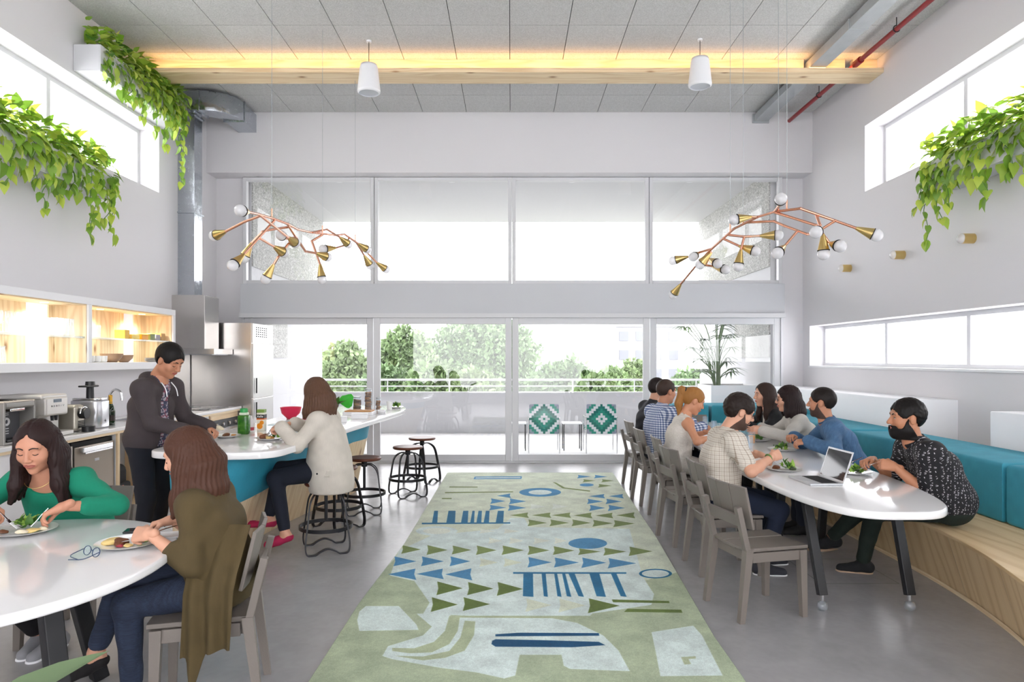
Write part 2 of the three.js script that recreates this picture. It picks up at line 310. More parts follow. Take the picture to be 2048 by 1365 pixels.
for (const [x, lab] of [[-2.9, 'round recessed soffit light above the kitchen end of the terrace'], [-1, 'round recessed soffit light left of the central mullion'], [1.03, 'round recessed soffit light right of the central mullion'], [3.02, 'round recessed soffit light over the palm end of the terrace']]) { const o = thing('soffit_light', lab, 'ceiling light', 'recessed terrace soffit lights', [x, 4.6, 11.5]); part(o, 'ring', lathe([[.06, 0], [.075, -.012], [.085, 0]], 24), M.white); part(o, 'lens', cyl(.06, .06, .008, 24).translate(0, -.002, 0), M.porcelain); }
struct('ground_garden', box(-60, 60, -4.4, -4, 15.1, 120), std(new THREE.Color().setRGB(.42, .42, .38), .95), 'garden ground below the terrace');
// ---------------------------------------------------------------- kitchen along the side wall
{ // open wall shelf: white carcass, pine lining
  const o = thing('wall_shelf', 'long white open shelf unit with pine lining and warm downlights', 'shelf'), X0 = XL + .001, X1 = -4.27, A = 4.7, B = 8.69;
  part(o, 'top_panel', box(X0, X1, 2.15, 2.22, A, B, .004), M.white); part(o, 'bottom_panel', box(X0, X1, 1.48, 1.56, A, B, .004), M.white);
  for (const d of [A, 5.2, 6.9, B - .06]) part(o, 'upright', box(X0, X1, 1.56, 2.15, d, d + .06, .004), M.white);
  const lin = .012, shelfGlass = phys(0xe6eef2, .12, { transmission: .82, thickness: 0 });
  const bays = [[A + .06, 5.2, []], [5.26, 6.9, [6.48, 6.8]], [6.96, B - .06, [8.12, 8.34]]];
  for (const [d0, d1, w] of bays) {
    const back = w.length ? [[d0, w[0]], [w[1], d1]] : [[d0, d1]];
    for (const [a, b] of back) part(o, 'back_panel', metric(box(X0, X0 + lin, 1.56, 2.15, a, b), 1, 'y'), M.pine);
    part(o, 'lining', metric(box(X0 + lin, X1 - .02, 2.138, 2.15, d0, d1), 1, 'z'), M.pine);
    part(o, 'lining', metric(box(X0 + lin, X1 - .02, 1.56, 2.138, d1 - lin, d1), 1, 'y'), M.pine);
    part(o, 'lining', metric(box(X0 + lin, X1 - .02, 1.56, 2.138, d0, d0 + lin), 1, 'y'), M.pine);
    part(o, 'shelf_board', box(X0 + lin, X1 - .03, 1.805, 1.825, d0 + lin, d1 - lin, .002), shelfGlass);
    const n = d1 - d0 > 1 ? 2 : 1;
    for (let k = 0; k < n; k++) {
      const d = d0 + (d1 - d0) * (k + .5) / n, w2 = new THREE.Color(1, .84, .68);
      part(o, 'downlight', cyl(.035, .035, .006, 20).translate(-4.44, 2.135, -d), std(0x554433, .5, { emissive: w2, emissiveIntensity: 3 }));
      const l = new THREE.SpotLight(w2, 4.2, 0, 1.3, .7); l.position.set(-4.44, 2.125, -d); l.target.position.set(-4.44, 0, -d); o.add(l, l.target); l.castShadow = true; l.shadow.radius = 1.5;
    }
  }
}
const glassG = {
  flute: lathe([[0, 0], [.03, .002], [.03, .006], [.005, .012], [.004, .07], [.016, .09], [.026, .14], [.024, .19]], 16),
  tumbler: lathe([[0, 0], [.028, 0], [.033, .13], [.03, .13], [.026, .008], [0, .008]], 16),
  highball: lathe([[0, 0], [.026, 0], [.03, .17], [.028, .17], [.024, .008], [0, .008]], 16),
};
const clear = phys(0xf6fbff, .03, { transmission: .92, thickness: 0, ior: 1.45 });
function standing(name, geo, mat, x, y, d, label, category, group) { const m = single(name, geo, mat, label, category, group); m.position.set(x, y, -d); return m; }
for (const [x, d] of [[-4.36, 5.62], [-4.36, 5.72], [-4.36, 5.82], [-4.36, 5.92], [-4.36, 6.02], [-4.46, 5.66], [-4.46, 5.77], [-4.46, 5.88], [-4.46, 5.99], [-4.46, 6.1]]) standing('champagne_flute', glassG.flute, clear, x, 1.826, d, 'clear champagne flute in the cluster at the near end of the upper shelf', 'glass', 'champagne flutes on the upper shelf');
for (const [x, d] of [[-4.38, 6.55], [-4.38, 6.63], [-4.38, 6.71], [-4.38, 6.79], [-4.47, 6.59], [-4.47, 6.67], [-4.47, 6.75]]) standing('highball_glass', glassG.highball, clear, x, 1.826, d, 'tall clear tumbler beside the white shelf upright', 'glass', 'tall tumblers on the upper shelf');
for (const [x, d] of [[-4.38, 7.05], [-4.38, 7.14], [-4.38, 7.23], [-4.47, 7.09], [-4.47, 7.18], [-4.47, 7.27]]) standing('tumbler', glassG.tumbler, clear, x, 1.826, d, 'clear tumbler in the second shelf bay, upper board', 'glass', 'tumblers in the second shelf bay');
{
  const o = thing('flowered_mug', 'large pale flowered mug holding yellow sticks on the lower shelf', 'mug', undefined, [-4.4, 1.561, 5.62]);
  part(o, 'body', lathe([[0, 0], [.04, 0], [.055, .03], [.055, .105], [.05, .105], [.05, .01], [0, .01]], 28), M.porcelain);
  part(o, 'handle', new THREE.TorusGeometry(.034, .006, 8, 20, Math.PI * 1.2).rotateZ(-Math.PI * .6).rotateY(Math.PI / 2).translate(0, .055, -.055), M.porcelain);
  part(o, 'flower_print', new THREE.SphereGeometry(.02, 12, 8).scale(.2, 1, 1).translate(.052, .06, 0), std(0xd98c9c, .4));
}
for (let k = 0; k < 4; k++) { const o = standing('straw', rod(new THREE.Vector3(0, .02, 0), new THREE.Vector3(rr(-.03, .03), .215, rr(-.05, .05)), .004, .004, 8), std(0xe0a632, .5), -4.4 + rr(-.02, .02), 1.561, 5.62 + rr(-.02, .02), 'yellow stick standing in the flowered mug', 'straw', 'yellow sticks in the mug'); }
standing('glass_jug', lathe([[0, 0], [.04, 0], [.045, .02], [.04, .13], [.044, .15], [.041, .15], [.037, .13], [.041, .02], [0, .006]], 24), clear, -4.42, 1.561, 5.9, 'low clear glass jug beside the flowered mug', 'jug');
for (let k = 0; k < 3; k++) { const o = thing('white_cup', ['white cup at the near end of the crockery row', 'white cup second from the shelf upright', 'white cup touching the brown bowl'][k], 'cup', undefined, [-4.36, 1.561, 7.08 + k * .11]); part(o, 'body', lathe([[0, 0], [.03, 0], [.038, .02], [.04, .07], [.037, .07], [.034, .02], [0, .006]], 20), M.porcelain); part(o, 'handle', new THREE.TorusGeometry(.02, .005, 6, 14).rotateY(Math.PI / 2).translate(0, .038, -.045), M.porcelain); }
for (const [d, s, l] of [[7.52, 1, 'larger brown ceramic bowl on the lower shelf'], [7.76, .86, 'smaller brown ceramic bowl next to the slot window']]) standing('bowl', lathe([[0, 0], [.05 * s, 0], [.1 * s, .05 * s], [.115 * s, .095 * s], [.108 * s, .095 * s], [.09 * s, .05 * s], [0, .012]], 32), phys(0xa98a70, .3), -4.4, 1.561, d, l, 'bowl');
for (let k = 0; k < 5; k++) standing('saucer', lathe([[0, .004], [.06, .004], [.11, .016], [.108, .012], [.06, 0], [0, 0]], 32), M.porcelain, -4.42, 1.561 + k * .009, 8.45, 'pale plate in the low stack at the far end of the lower shelf', 'plate', 'plates stacked on the lower shelf');
for (const [d, w, h, c, l] of [[7.72, .1, .1, 0xe8b63a, 'yellow carton on the upper shelf in front of the slot window'], [7.9, .16, .055, 0xf1d36a, 'flat yellow packet on the upper shelf'], [8.1, .14, .065, 0xe39a1c, 'orange packet in the row on the upper shelf'], [8.27, .11, .075, 0x6d7a3a, 'olive green packet in the row on the upper shelf'], [8.4, .1, .07, 0x8d8a92, 'grey packet in the row on the upper shelf'], [8.52, .1, .09, 0xb78c4e, 'brown packet at the end of the upper shelf']]) standing('food_packet', cbox(.12, h, w, .006), std(c, .45), -4.4, 1.826 + h / 2, d, l, 'packet');

{ // worktop and base units
  single('worktop', slab([[XL + .001, 4.2], [-3.87, 4.2], [-3.87, 9.8], [XL + .001, 9.8]], .885, .92, .004, false), M.gloss, 'long white worktop along the kitchen wall', 'worktop');
  const o = thing('base_cabinet', 'pine edged base cabinet with open bay beside the dishwasher', 'cabinet');
  part(o, 'edge_strip', metric(box(-3.93, -3.88, .86, .884, 4.2, 9.8), 1, 'z'), M.pine);
  for (const d of [5.78, 6.74, 7.62]) part(o, 'side_panel', metric(box(XL + .002, -3.885, .0, .86, d, d + .03), 1, 'y'), M.white);
  part(o, 'side_panel', metric(box(-3.9, -3.882, .1, .86, 6.735, 6.775), 1, 'y'), M.pine, 'pine edge of the open bay');
  part(o, 'plinth', metric(box(XL + .002, -3.9, .001, .09, 6.77, 7.62), 1, 'z'), M.pine);
  part(o, 'side_panel', metric(box(-4.3, -3.89, .09, .86, 7.6, 7.619), 1, 'y'), M.pine, 'pine panel closing the open bay');
  part(o, 'back_panel', box(XL + .002, XL + .02, .09, .86, 6.77, 7.62), M.white);
  const n = thing('base_cabinet', 'white fronted base cabinet at the near end of the worktop', 'cabinet'); part(n, 'body', box(XL + .002, -3.936, .001, .858, 4.2, 5.775), M.white);
  for (let k = 0; k < 2; k++) part(n, 'door', box(-3.935, -3.915, .1, .855, 4.22 + k * .78, 4.98 + k * .78, .003), M.white);
  const w = thing('base_cabinet', 'white base cabinet with drawers beyond the sink bay', 'cabinet'); part(w, 'body', box(XL + .002, -3.936, .001, .858, 7.655, 8.85), M.white);
  for (let k = 0; k < 2; k++) { const dr = part(w, 'drawer', box(-3.935, -3.914, .45 - k * .35, .855 - k * .41, 7.67, 8.84, .003), M.white); part(dr, 'handle', box(-3.913, -3.9, .81 - k * .4, .82 - k * .4, 7.9, 8.6), M.steel); }
  const v = thing('oven', 'built-in oven with dark knob panel under the hob', 'oven'); part(v, 'body', box(XL + .002, -3.936, .001, .858, 8.86, 9.78), M.white); part(v, 'top_panel', metric(box(-3.935, -3.912, .78, .857, 8.87, 9.77, .002), 1), M.pine);
  const cp = part(v, 'control_panel', box(-3.935, -3.91, .66, .775, 8.87, 9.77, .003), M.black); for (let k = 0; k < 4; k++) part(cp, 'knob', rod(V(-3.909, .715, 9.05 + k * .2), V(-3.885, .715, 9.05 + k * .2), .022, .02, 16), M.chrome);
  part(v, 'door', box(-3.935, -3.912, .1, .65, 8.87, 9.77, .003), M.steel);
  const q = thing('dishwasher', 'steel dishwasher with wide bar handle under the worktop', 'dishwasher'); part(q, 'body', box(XL + .05, -3.93, .1, .84, 6.1, 6.72), M.softBlack);
  const dd = part(q, 'door', box(-3.929, -3.905, .3, .8, 6.11, 6.71, .004), std(new THREE.Color().setRGB(.30, .26, .22), .35, { metalness: .7, bumpMap: rep(T.brush, 3, .6), bumpScale: .0004 }));
  part(dd, 'handle', [box(-3.904, -3.862, .73, .745, 6.2, 6.62, .004), box(-3.904, -3.87, .745, .79, 6.18, 6.64, .006)], M.chrome);
  part(q, 'kick_panel', box(-3.929, -3.908, .11, .295, 6.11, 6.71, .004), M.steel);
  part(q, 'badge', box(-3.9045, -3.903, .64, .665, 6.4, 6.47), M.chrome);
  const bf = thing('drinks_cooler', 'narrow dark appliance with steel edge beside the dishwasher', 'appliance'); part(bf, 'body', box(XL + .05, -3.93, .05, .84, 5.82, 6.08), M.softBlack); part(bf, 'door', box(-3.929, -3.91, .08, .82, 5.825, 6.07, .004), M.black); part(bf, 'edge', box(-3.909, -3.9, .08, .82, 6.045, 6.07), M.steel);
}
{ // sink and tap
  const o = thing('sink', 'small steel sink basin set in the worktop', 'sink', undefined, [0, 0, 0]);
  const w = [-4.45, -4.0], e = [7.45, 7.95];
  part(o, 'rim', [box(w[0], w[1], .9205, .925, e[0], e[0] + .03), box(w[0], w[1], .9205, .925, e[1] - .03, e[1]), box(w[0], w[0] + .03, .9205, .925, e[0], e[1]), box(w[1] - .03, w[1], .9205, .925, e[0], e[1])], M.steel);
  part(o, 'basin', box(w[0] + .03, w[1] - .03, .9205, .9225, e[0] + .03, e[1] - .03), std(0x55565a, .3, { metalness: .8 }));
  const t = thing('tap', 'tall chrome swan neck tap behind the sink', 'tap', undefined, [-4.52, .921, 7.68]);
  part(t, 'base', cyl(.026, .024, .05, 20).translate(0, .025, 0), M.chrome); part(t, 'neck', tube([[0, .04, 0], [0, .2, 0], [.01, .28, 0], [.06, .33, 0], [.12, .31, 0], [.135, .25, 0], [.138, .21, 0]].map((p) => new THREE.Vector3(...p)), .013, 40, 12), M.chrome);
  part(t, 'lever', rod(new THREE.Vector3(0, .07, -.02), new THREE.Vector3(.01, .12, -.07), .007), M.chrome);
}
{ // machines on the worktop; fronts look into the room (+x)
  const o = thing('water_dispenser', 'grey drinks dispenser with tall dark recess at the near end of the worktop', 'dispenser', undefined, [-4.2, .921, 5.5]);
  const gm = std(0x8d8a86, .4, { metalness: .4 }), dk = std(0x4c4d52, .4);
  part(o, 'body', [cbox(.5, .34, .02, .01).translate(0, .17, .17), cbox(.5, .34, .02, .01).translate(0, .17, -.17), cbox(.36, .34, .34).translate(-.06, .17, 0), cbox(.5, .06, .34, .02).translate(.0, .31, 0), cbox(.5, .02, .34, .008).translate(0, .01, 0)], gm);
  const rc = part(o, 'recess', cbox(.01, .24, .3).translate(.126, .15, 0), dk);
  part(rc, 'emblem', new THREE.TorusGeometry(.026, .009, 8, 24).rotateY(Math.PI / 2).translate(.133, .17, .0), M.white); for (let k = 0; k < 3; k++) part(rc, 'icon', cbox(.003, .006, .05).translate(.133, .115 - k * .02, 0), M.white); for (let k = 0; k < 2; k++) part(rc, 'icon', cbox(.003, .005, .05).translate(.133, .225 + k * .014, 0), M.white);
  part(o, 'spout', cbox(.08, .03, .16, .01).translate(.19, .27, 0), M.chrome); part(o, 'lever', tube([[.15, .22, .09], [.16, .1, .09], [.18, .03, .09]].map((p) => new THREE.Vector3(...p)), .008, 16, 8), M.chrome); for (let k = 0; k < 3; k++) part(o, 'button', cyl(.009, .009, .004, 12).translate(.17, .341, -.05 + k * .04), dk);
  part(o, 'drip_tray', cbox(.1, .015, .26, .005).translate(.19, .028, 0), M.black);
}
{
  const o = thing('espresso_machine', 'silver bean-to-cup coffee machine with small display', 'coffee machine', undefined, [-4.2, .921, 6.02]);
  const sv = std(0xc9c6c2, .35, { metalness: .3 });
  part(o, 'body', cbox(.36, .33, .36, .02).translate(-.08, .165, 0), std(0x4a4440, .4)); part(o, 'lid', cbox(.42, .04, .34, .018).translate(-.03, .345, 0), sv);
  const f = part(o, 'front_panel', cbox(.12, .16, .3, .02).translate(.14, .26, 0), sv); part(f, 'display', cbox(.004, .028, .1).translate(.202, .31, 0), std(0x5c6b78, .2)); for (let k = 0; k < 6; k++) part(f, 'button', cyl(.008, .008, .006, 10).rotateZ(Math.PI / 2).translate(.202, .265, -.08 + k * .032), M.chrome);
  part(o, 'spout', [cyl(.012, .016, .05, 12).translate(.17, .16, -.025), cyl(.012, .016, .05, 12).translate(.17, .16, .025)], M.black); part(o, 'drip_tray', cbox(.18, .04, .3, .01).translate(.16, .02, 0), sv); part(o, 'back_panel', cbox(.02, .15, .26).translate(.11, .11, 0), sv);
}
{
  const o = thing('capsule_machine', 'narrow silver capsule coffee machine with black brewing head', 'coffee machine', undefined, [-4.12, .921, 6.38]);
  part(o, 'body', cbox(.32, .25, .14, .035).translate(-.06, .125, 0), std(0xb9b3a6, .3, { metalness: .5 })); const h = part(o, 'brewing_head', cyl(.05, .05, .12, 24).rotateZ(Math.PI / 2).translate(.1, .17, 0), M.black); part(h, 'lever', new THREE.TorusGeometry(.058, .008, 8, 24, Math.PI).rotateY(Math.PI / 2).translate(.13, .17, 0), M.chrome);
  part(o, 'grille', [0, 1, 2, 3, 4].map((k) => cbox(.01, .008, .09).translate(.106, .04 + k * .014, 0)), M.softBlack); part(o, 'cup_stand', cyl(.055, .055, .05, 24).translate(.17, .025, 0), M.black);
}
{
  const o = thing('juicer', 'silver slow juicer with black feed chute', 'juicer', undefined, [-4.15, .921, 6.73]);
  part(o, 'body', slab(superEllipse(0, 0, .15, .115, 4), 0, .27, .012), std(0xc4c4c8, .25, { metalness: .75 })); part(o, 'lid', slab(superEllipse(0, 0, .14, .105, 4), .271, .295, .006), M.chrome);
  const st = new THREE.Shape(); for (let k = 0; k < 8; k++) { const a = k * Math.PI / 4, r = k % 2 ? .007 : .022; k ? st.lineTo(r * Math.cos(a), r * Math.sin(a)) : st.moveTo(r, 0); }
  part(o, 'emblem', new THREE.ExtrudeGeometry(st, { depth: .002, bevelEnabled: false }).rotateY(Math.PI / 2).translate(.149, .07, 0), M.black);
  const c = part(o, 'feed_chute', cyl(.035, .032, .12, 20).translate(0, .355, 0), M.black); part(c, 'tray', [cbox(.09, .018, .2, .009).translate(.01, .41, .04), cyl(.045, .04, .05, 20).translate(0, .43, 0)], M.black);
}
{
  const o = thing('champagne_bottle', 'dark green champagne bottle with gold foil neck', 'bottle', undefined, [-4.12, .921, 7.02]);
  part(o, 'body', lathe([[0, 0], [.042, 0], [.044, .01], [.044, .14], [.034, .19], [.019, .22], [.016, .29], [0, .29]], 28), phys(0x15290f, .08)); part(o, 'foil', lathe([[.0215, .2], [.0185, .23], [.0175, .285], [.019, .288], [.019, .305], [0, .308]], 24), std(0xc99a3c, .35, { metalness: .8 })); part(o, 'label', new THREE.CylinderGeometry(.0446, .0446, .06, 24, 1, true).translate(0, .07, 0), std(0x2a1a14, .5));
}
{
  const o = thing('backpack', 'black backpack leaning in the open bay', 'backpack', undefined, [-4.12, .091, 7.02]);
  part(o, 'body', cbox(.2, .42, .34, .08).translate(0, .21, 0), M.softBlack); part(o, 'pocket', cbox(.08, .2, .26, .035).translate(.11, .14, 0), M.softBlack); part(o, 'handle', new THREE.TorusGeometry(.04, .009, 8, 20, Math.PI).translate(0, .42, 0), M.black); part(o, 'reflector', cbox(.006, .03, .02).translate(.152, .2, .04), std(0xd86a3c, .4)); part(o, 'strap', strap([[.1, .4, .1], [.14, .28, .11], [.13, .12, .11], [.1, .03, .1]].map((p) => new THREE.Vector3(...p)), .035, .006, 24, new THREE.Vector3(0, 0, 1)), M.black);
}
{ // extractor hood, duct, fridge
  const o = thing('range_hood', 'stainless steel wall hood with boxy chimney', 'range hood');
  part(o, 'canopy', metric(box(XL + .001, -4.0, 1.66, 1.735, 9.2, 9.81, .003), 1), M.steel); part(o, 'chimney', metric(box(XL + .001, -4.17, 1.735, 2.46, 9.29, 9.74, .003), 1, 'y'), M.steel); part(o, 'chimney_sleeve', metric(box(XL + .001, -4.185, 2.18, 2.47, 9.3, 9.73), 1, 'y'), M.steel); part(o, 'filter', box(XL + .05, -4.05, 1.652, 1.66, 9.25, 9.76), M.galv); part(o, 'backsplash', box(XL + .001, XL + .008, .93, 1.66, 8.86, 9.8), M.steel);
  const d = thing('ventilation_duct', 'galvanised square duct rising from the hood to the ceiling corner', 'duct');
  part(d, 'riser', metric(box(XL + .002, -4.39, 2.47, 3.62, 9.46, 9.7), 1), M.galv); part(d, 'riser', metric(box(XL + .002, -4.39, 3.64, 5.02, 9.46, 9.7), 1), M.galv);
  for (const h of [3.62, 4.98]) part(d, 'flange', box(XL + .001, -4.37, h, h + .02, 9.44, 9.72), M.galv);
  const arc = (r, n = 16) => Array.from({ length: n + 1 }, (_, i) => { const t = i / n * Math.PI / 2; return [-4.3 + r * Math.sin(t), 9.85 - r * Math.cos(t)]; });
  const out = arc(.45), inn = arc(.16).reverse();
  part(d, 'elbow', slab([[XL + .02, 9.4], ...out, ...inn, [XL + .02, 9.69]], 5.03, 5.3, .004), M.galv);
  part(d, 'riser_elbow', metric(box(XL + .02, -4.38, 4.99, 5.08, 9.45, 9.7, .02), 1), M.galv);
  part(d, 'run', metric(box(-4.13, -3.86, 5.03, 5.3, 9.86, 10.349), 1), M.galv);
  for (const q of [[-4.315, -4.295, 9.385, 9.705], ]) part(d, 'flange', box(q[0], q[1], 5.015, 5.315, q[2], q[3]), M.galv); part(d, 'flange', box(-4.15, -3.84, 5.015, 5.315, 9.845, 9.865), M.galv);
  const f = thing('fridge', 'tall stainless steel fridge in the corner by the terrace glazing', 'fridge');
  part(f, 'body', metric(box(XL + .01, -3.74, .02, 2.12, 9.83, 10.66, .004), 1, 'y'), M.steel);
  const cab = std(new THREE.Color().setRGB(.72, .71, .70), .3, { metalness: .6 });
  part(f, 'top_panel', box(-3.739, -3.72, 1.83, 2.115, 9.835, 10.655, .003), cab); part(f, 'door', box(-3.739, -3.71, 1.03, 1.82, 9.835, 10.655, .006), cab); part(f, 'door', box(-3.739, -3.71, .1, 1.02, 9.835, 10.655, .006), cab);
  for (let i = 0; i < 5; i++) for (let j = 0; j < 6; j++) part(f, 'vent_slot', box(-3.7205, -3.7185, 1.92 + i * .032, 1.935 + i * .032, 9.95 + j * .08, 10.0 + j * .08), M.softBlack);
  for (const y of [1.1, .75]) part(f, 'handle', rod(V(-3.69, y, 9.9), V(-3.69, y + .22, 9.9), .01), M.black);
}
{
  const o = thing('hob', 'black glass hob on the far worktop', 'hob'); part(o, 'surface', box(-4.5, -3.98, .9205, .927, 9.0, 9.62, .002), phys(0x111214, .06)); for (const [x, d] of [[-4.38, 9.15], [-4.38, 9.47], [-4.1, 9.15], [-4.1, 9.47]]) part(o, 'ring', new THREE.TorusGeometry(.075, .0015, 4, 28).rotateX(Math.PI / 2).translate(x, .928, -d), M.tray);
  const b = thing('wicker_basket', 'small wicker basket of condiments on the far worktop', 'basket', undefined, [-4.3, .921, 8.72]); const wk = std(0x8a6a40, .8, { bumpMap: rep(T.weave, 4), bumpScale: .004 });
  part(b, 'body', lathe([[0, 0], [.1, 0], [.115, .07], [.125, .12], [.115, .12], [.105, .07], [.09, .012], [0, .012]], 28).scale(1, 1, 1.25), wk); part(b, 'rim', new THREE.TorusGeometry(.12, .009, 8, 32).rotateX(Math.PI / 2).scale(1, 1, 1.25).translate(0, .12, 0), wk);
  for (const [x, z, h, c, l] of [[-.03, .06, .2, 0x2c2416, 'dark sauce bottle rising from the wicker basket'], [.035, -.045, .14, 0x8a9a3a, 'green condiment box in the wicker basket'], [.035, .045, .14, 0x9cab48, 'lighter green condiment box in the wicker basket'], [-.04, -.04, .17, 0x7b2a2a, 'red capped jar in the wicker basket']]) {
    const t = thing(h === .2 ? 'sauce_bottle' : h === .17 ? 'jar' : 'condiment_box', l, h === .2 ? 'bottle' : h === .17 ? 'jar' : 'box', undefined, [-4.3 + x, .934, 8.72 - z]);
    part(t, 'body', h === .14 ? cbox(.05, h, .06, .004).translate(0, h / 2, 0) : lathe([[0, 0], [.028, 0], [.028, h * .6], [.012, h * .8], [.012, h], [0, h]], 16), std(c, .4)); part(t, 'cap', h === .14 ? cbox(.051, .02, .061, .003).translate(0, h - .005, 0) : cyl(.015, .015, .025, 14).translate(0, h + .01, 0), std(h === .17 ? 0xb03030 : 0xd8d0b0, .5));
  }
}
// ---------------------------------------------------------------- island
{
  const O = round([[-2.66, 5.05], [-2.4, 4.94], [-2.0, 4.93], [-1.76, 5.02], [-1.69, 5.3], [-1.65, 6.0], [-1.6, 6.8], [-1.53, 7.5], [-1.45, 8.4], [-1.42, 9.1], [-1.5, 9.6], [-1.72, 9.9], [-2.1, 9.98], [-2.45, 9.7], [-2.66, 8.9], [-2.72, 7.5], [-2.72, 6.2], [-2.7, 5.4]], 128);
  single('island_worktop', slab(O, .868, .92, .008), M.gloss, 'long white island worktop with rounded far end', 'worktop');
  const B = round([[-2.58, 5.15], [-2.3, 5.08], [-2.1, 5.07], [-1.98, 5.16], [-1.95, 5.4], [-1.92, 6.0], [-1.84, 6.8], [-1.74, 7.4], [-1.64, 7.9], [-1.75, 8.3], [-2.0, 8.5], [-2.35, 8.4], [-2.56, 8.0], [-2.62, 7.2], [-2.62, 6.2], [-2.6, 5.4]], 128);
  const Ft = round([[-2.56, 5.2], [-2.45, 5.14], [-2.37, 5.2], [-2.33, 5.5], [-2.26, 6.1], [-2.16, 6.8], [-2.0, 7.6], [-1.88, 8.0], [-1.88, 8.3], [-2.0, 8.42], [-2.2, 8.44], [-2.4, 8.36], [-2.5, 8.0], [-2.57, 7.2], [-2.58, 6.2], [-2.57, 5.5]], 128);
  const Vr = (pts, y) => pts.map(([x, d]) => V(x, typeof y === 'function' ? y(x, d) : y, d));
  const ym = (x, d) => .47 + Math.min(.2, Math.max(0, (d - 5.1) * .085));
  const mid = B.map(([x, d], i) => { const y = ym(x, d), t = (.868 - y) / .868 * .9; return V(x + (Ft[i][0] - x) * t, y, d + (Ft[i][1] - d) * t); });
  const o = thing('kitchen_island', 'teal and pine kitchen island leaning in towards its base', 'island');
  part(o, 'upper_body', loft([Vr(B, .866), mid].map((r) => r.slice().reverse()), true), M.tealPaint, 'teal painted band');
  const wb = loft([mid, Vr(Ft, .001)].map((r) => r.slice().reverse()), true); { const p = wb.attributes.position, uv = wb.attributes.uv; for (let i = 0; i < p.count; i++) { uv.setXY(i, p.getY(i), (p.getX(i) - p.getZ(i))); } }
  part(o, 'lower_body', wb, M.pine, 'pine lower body');
}
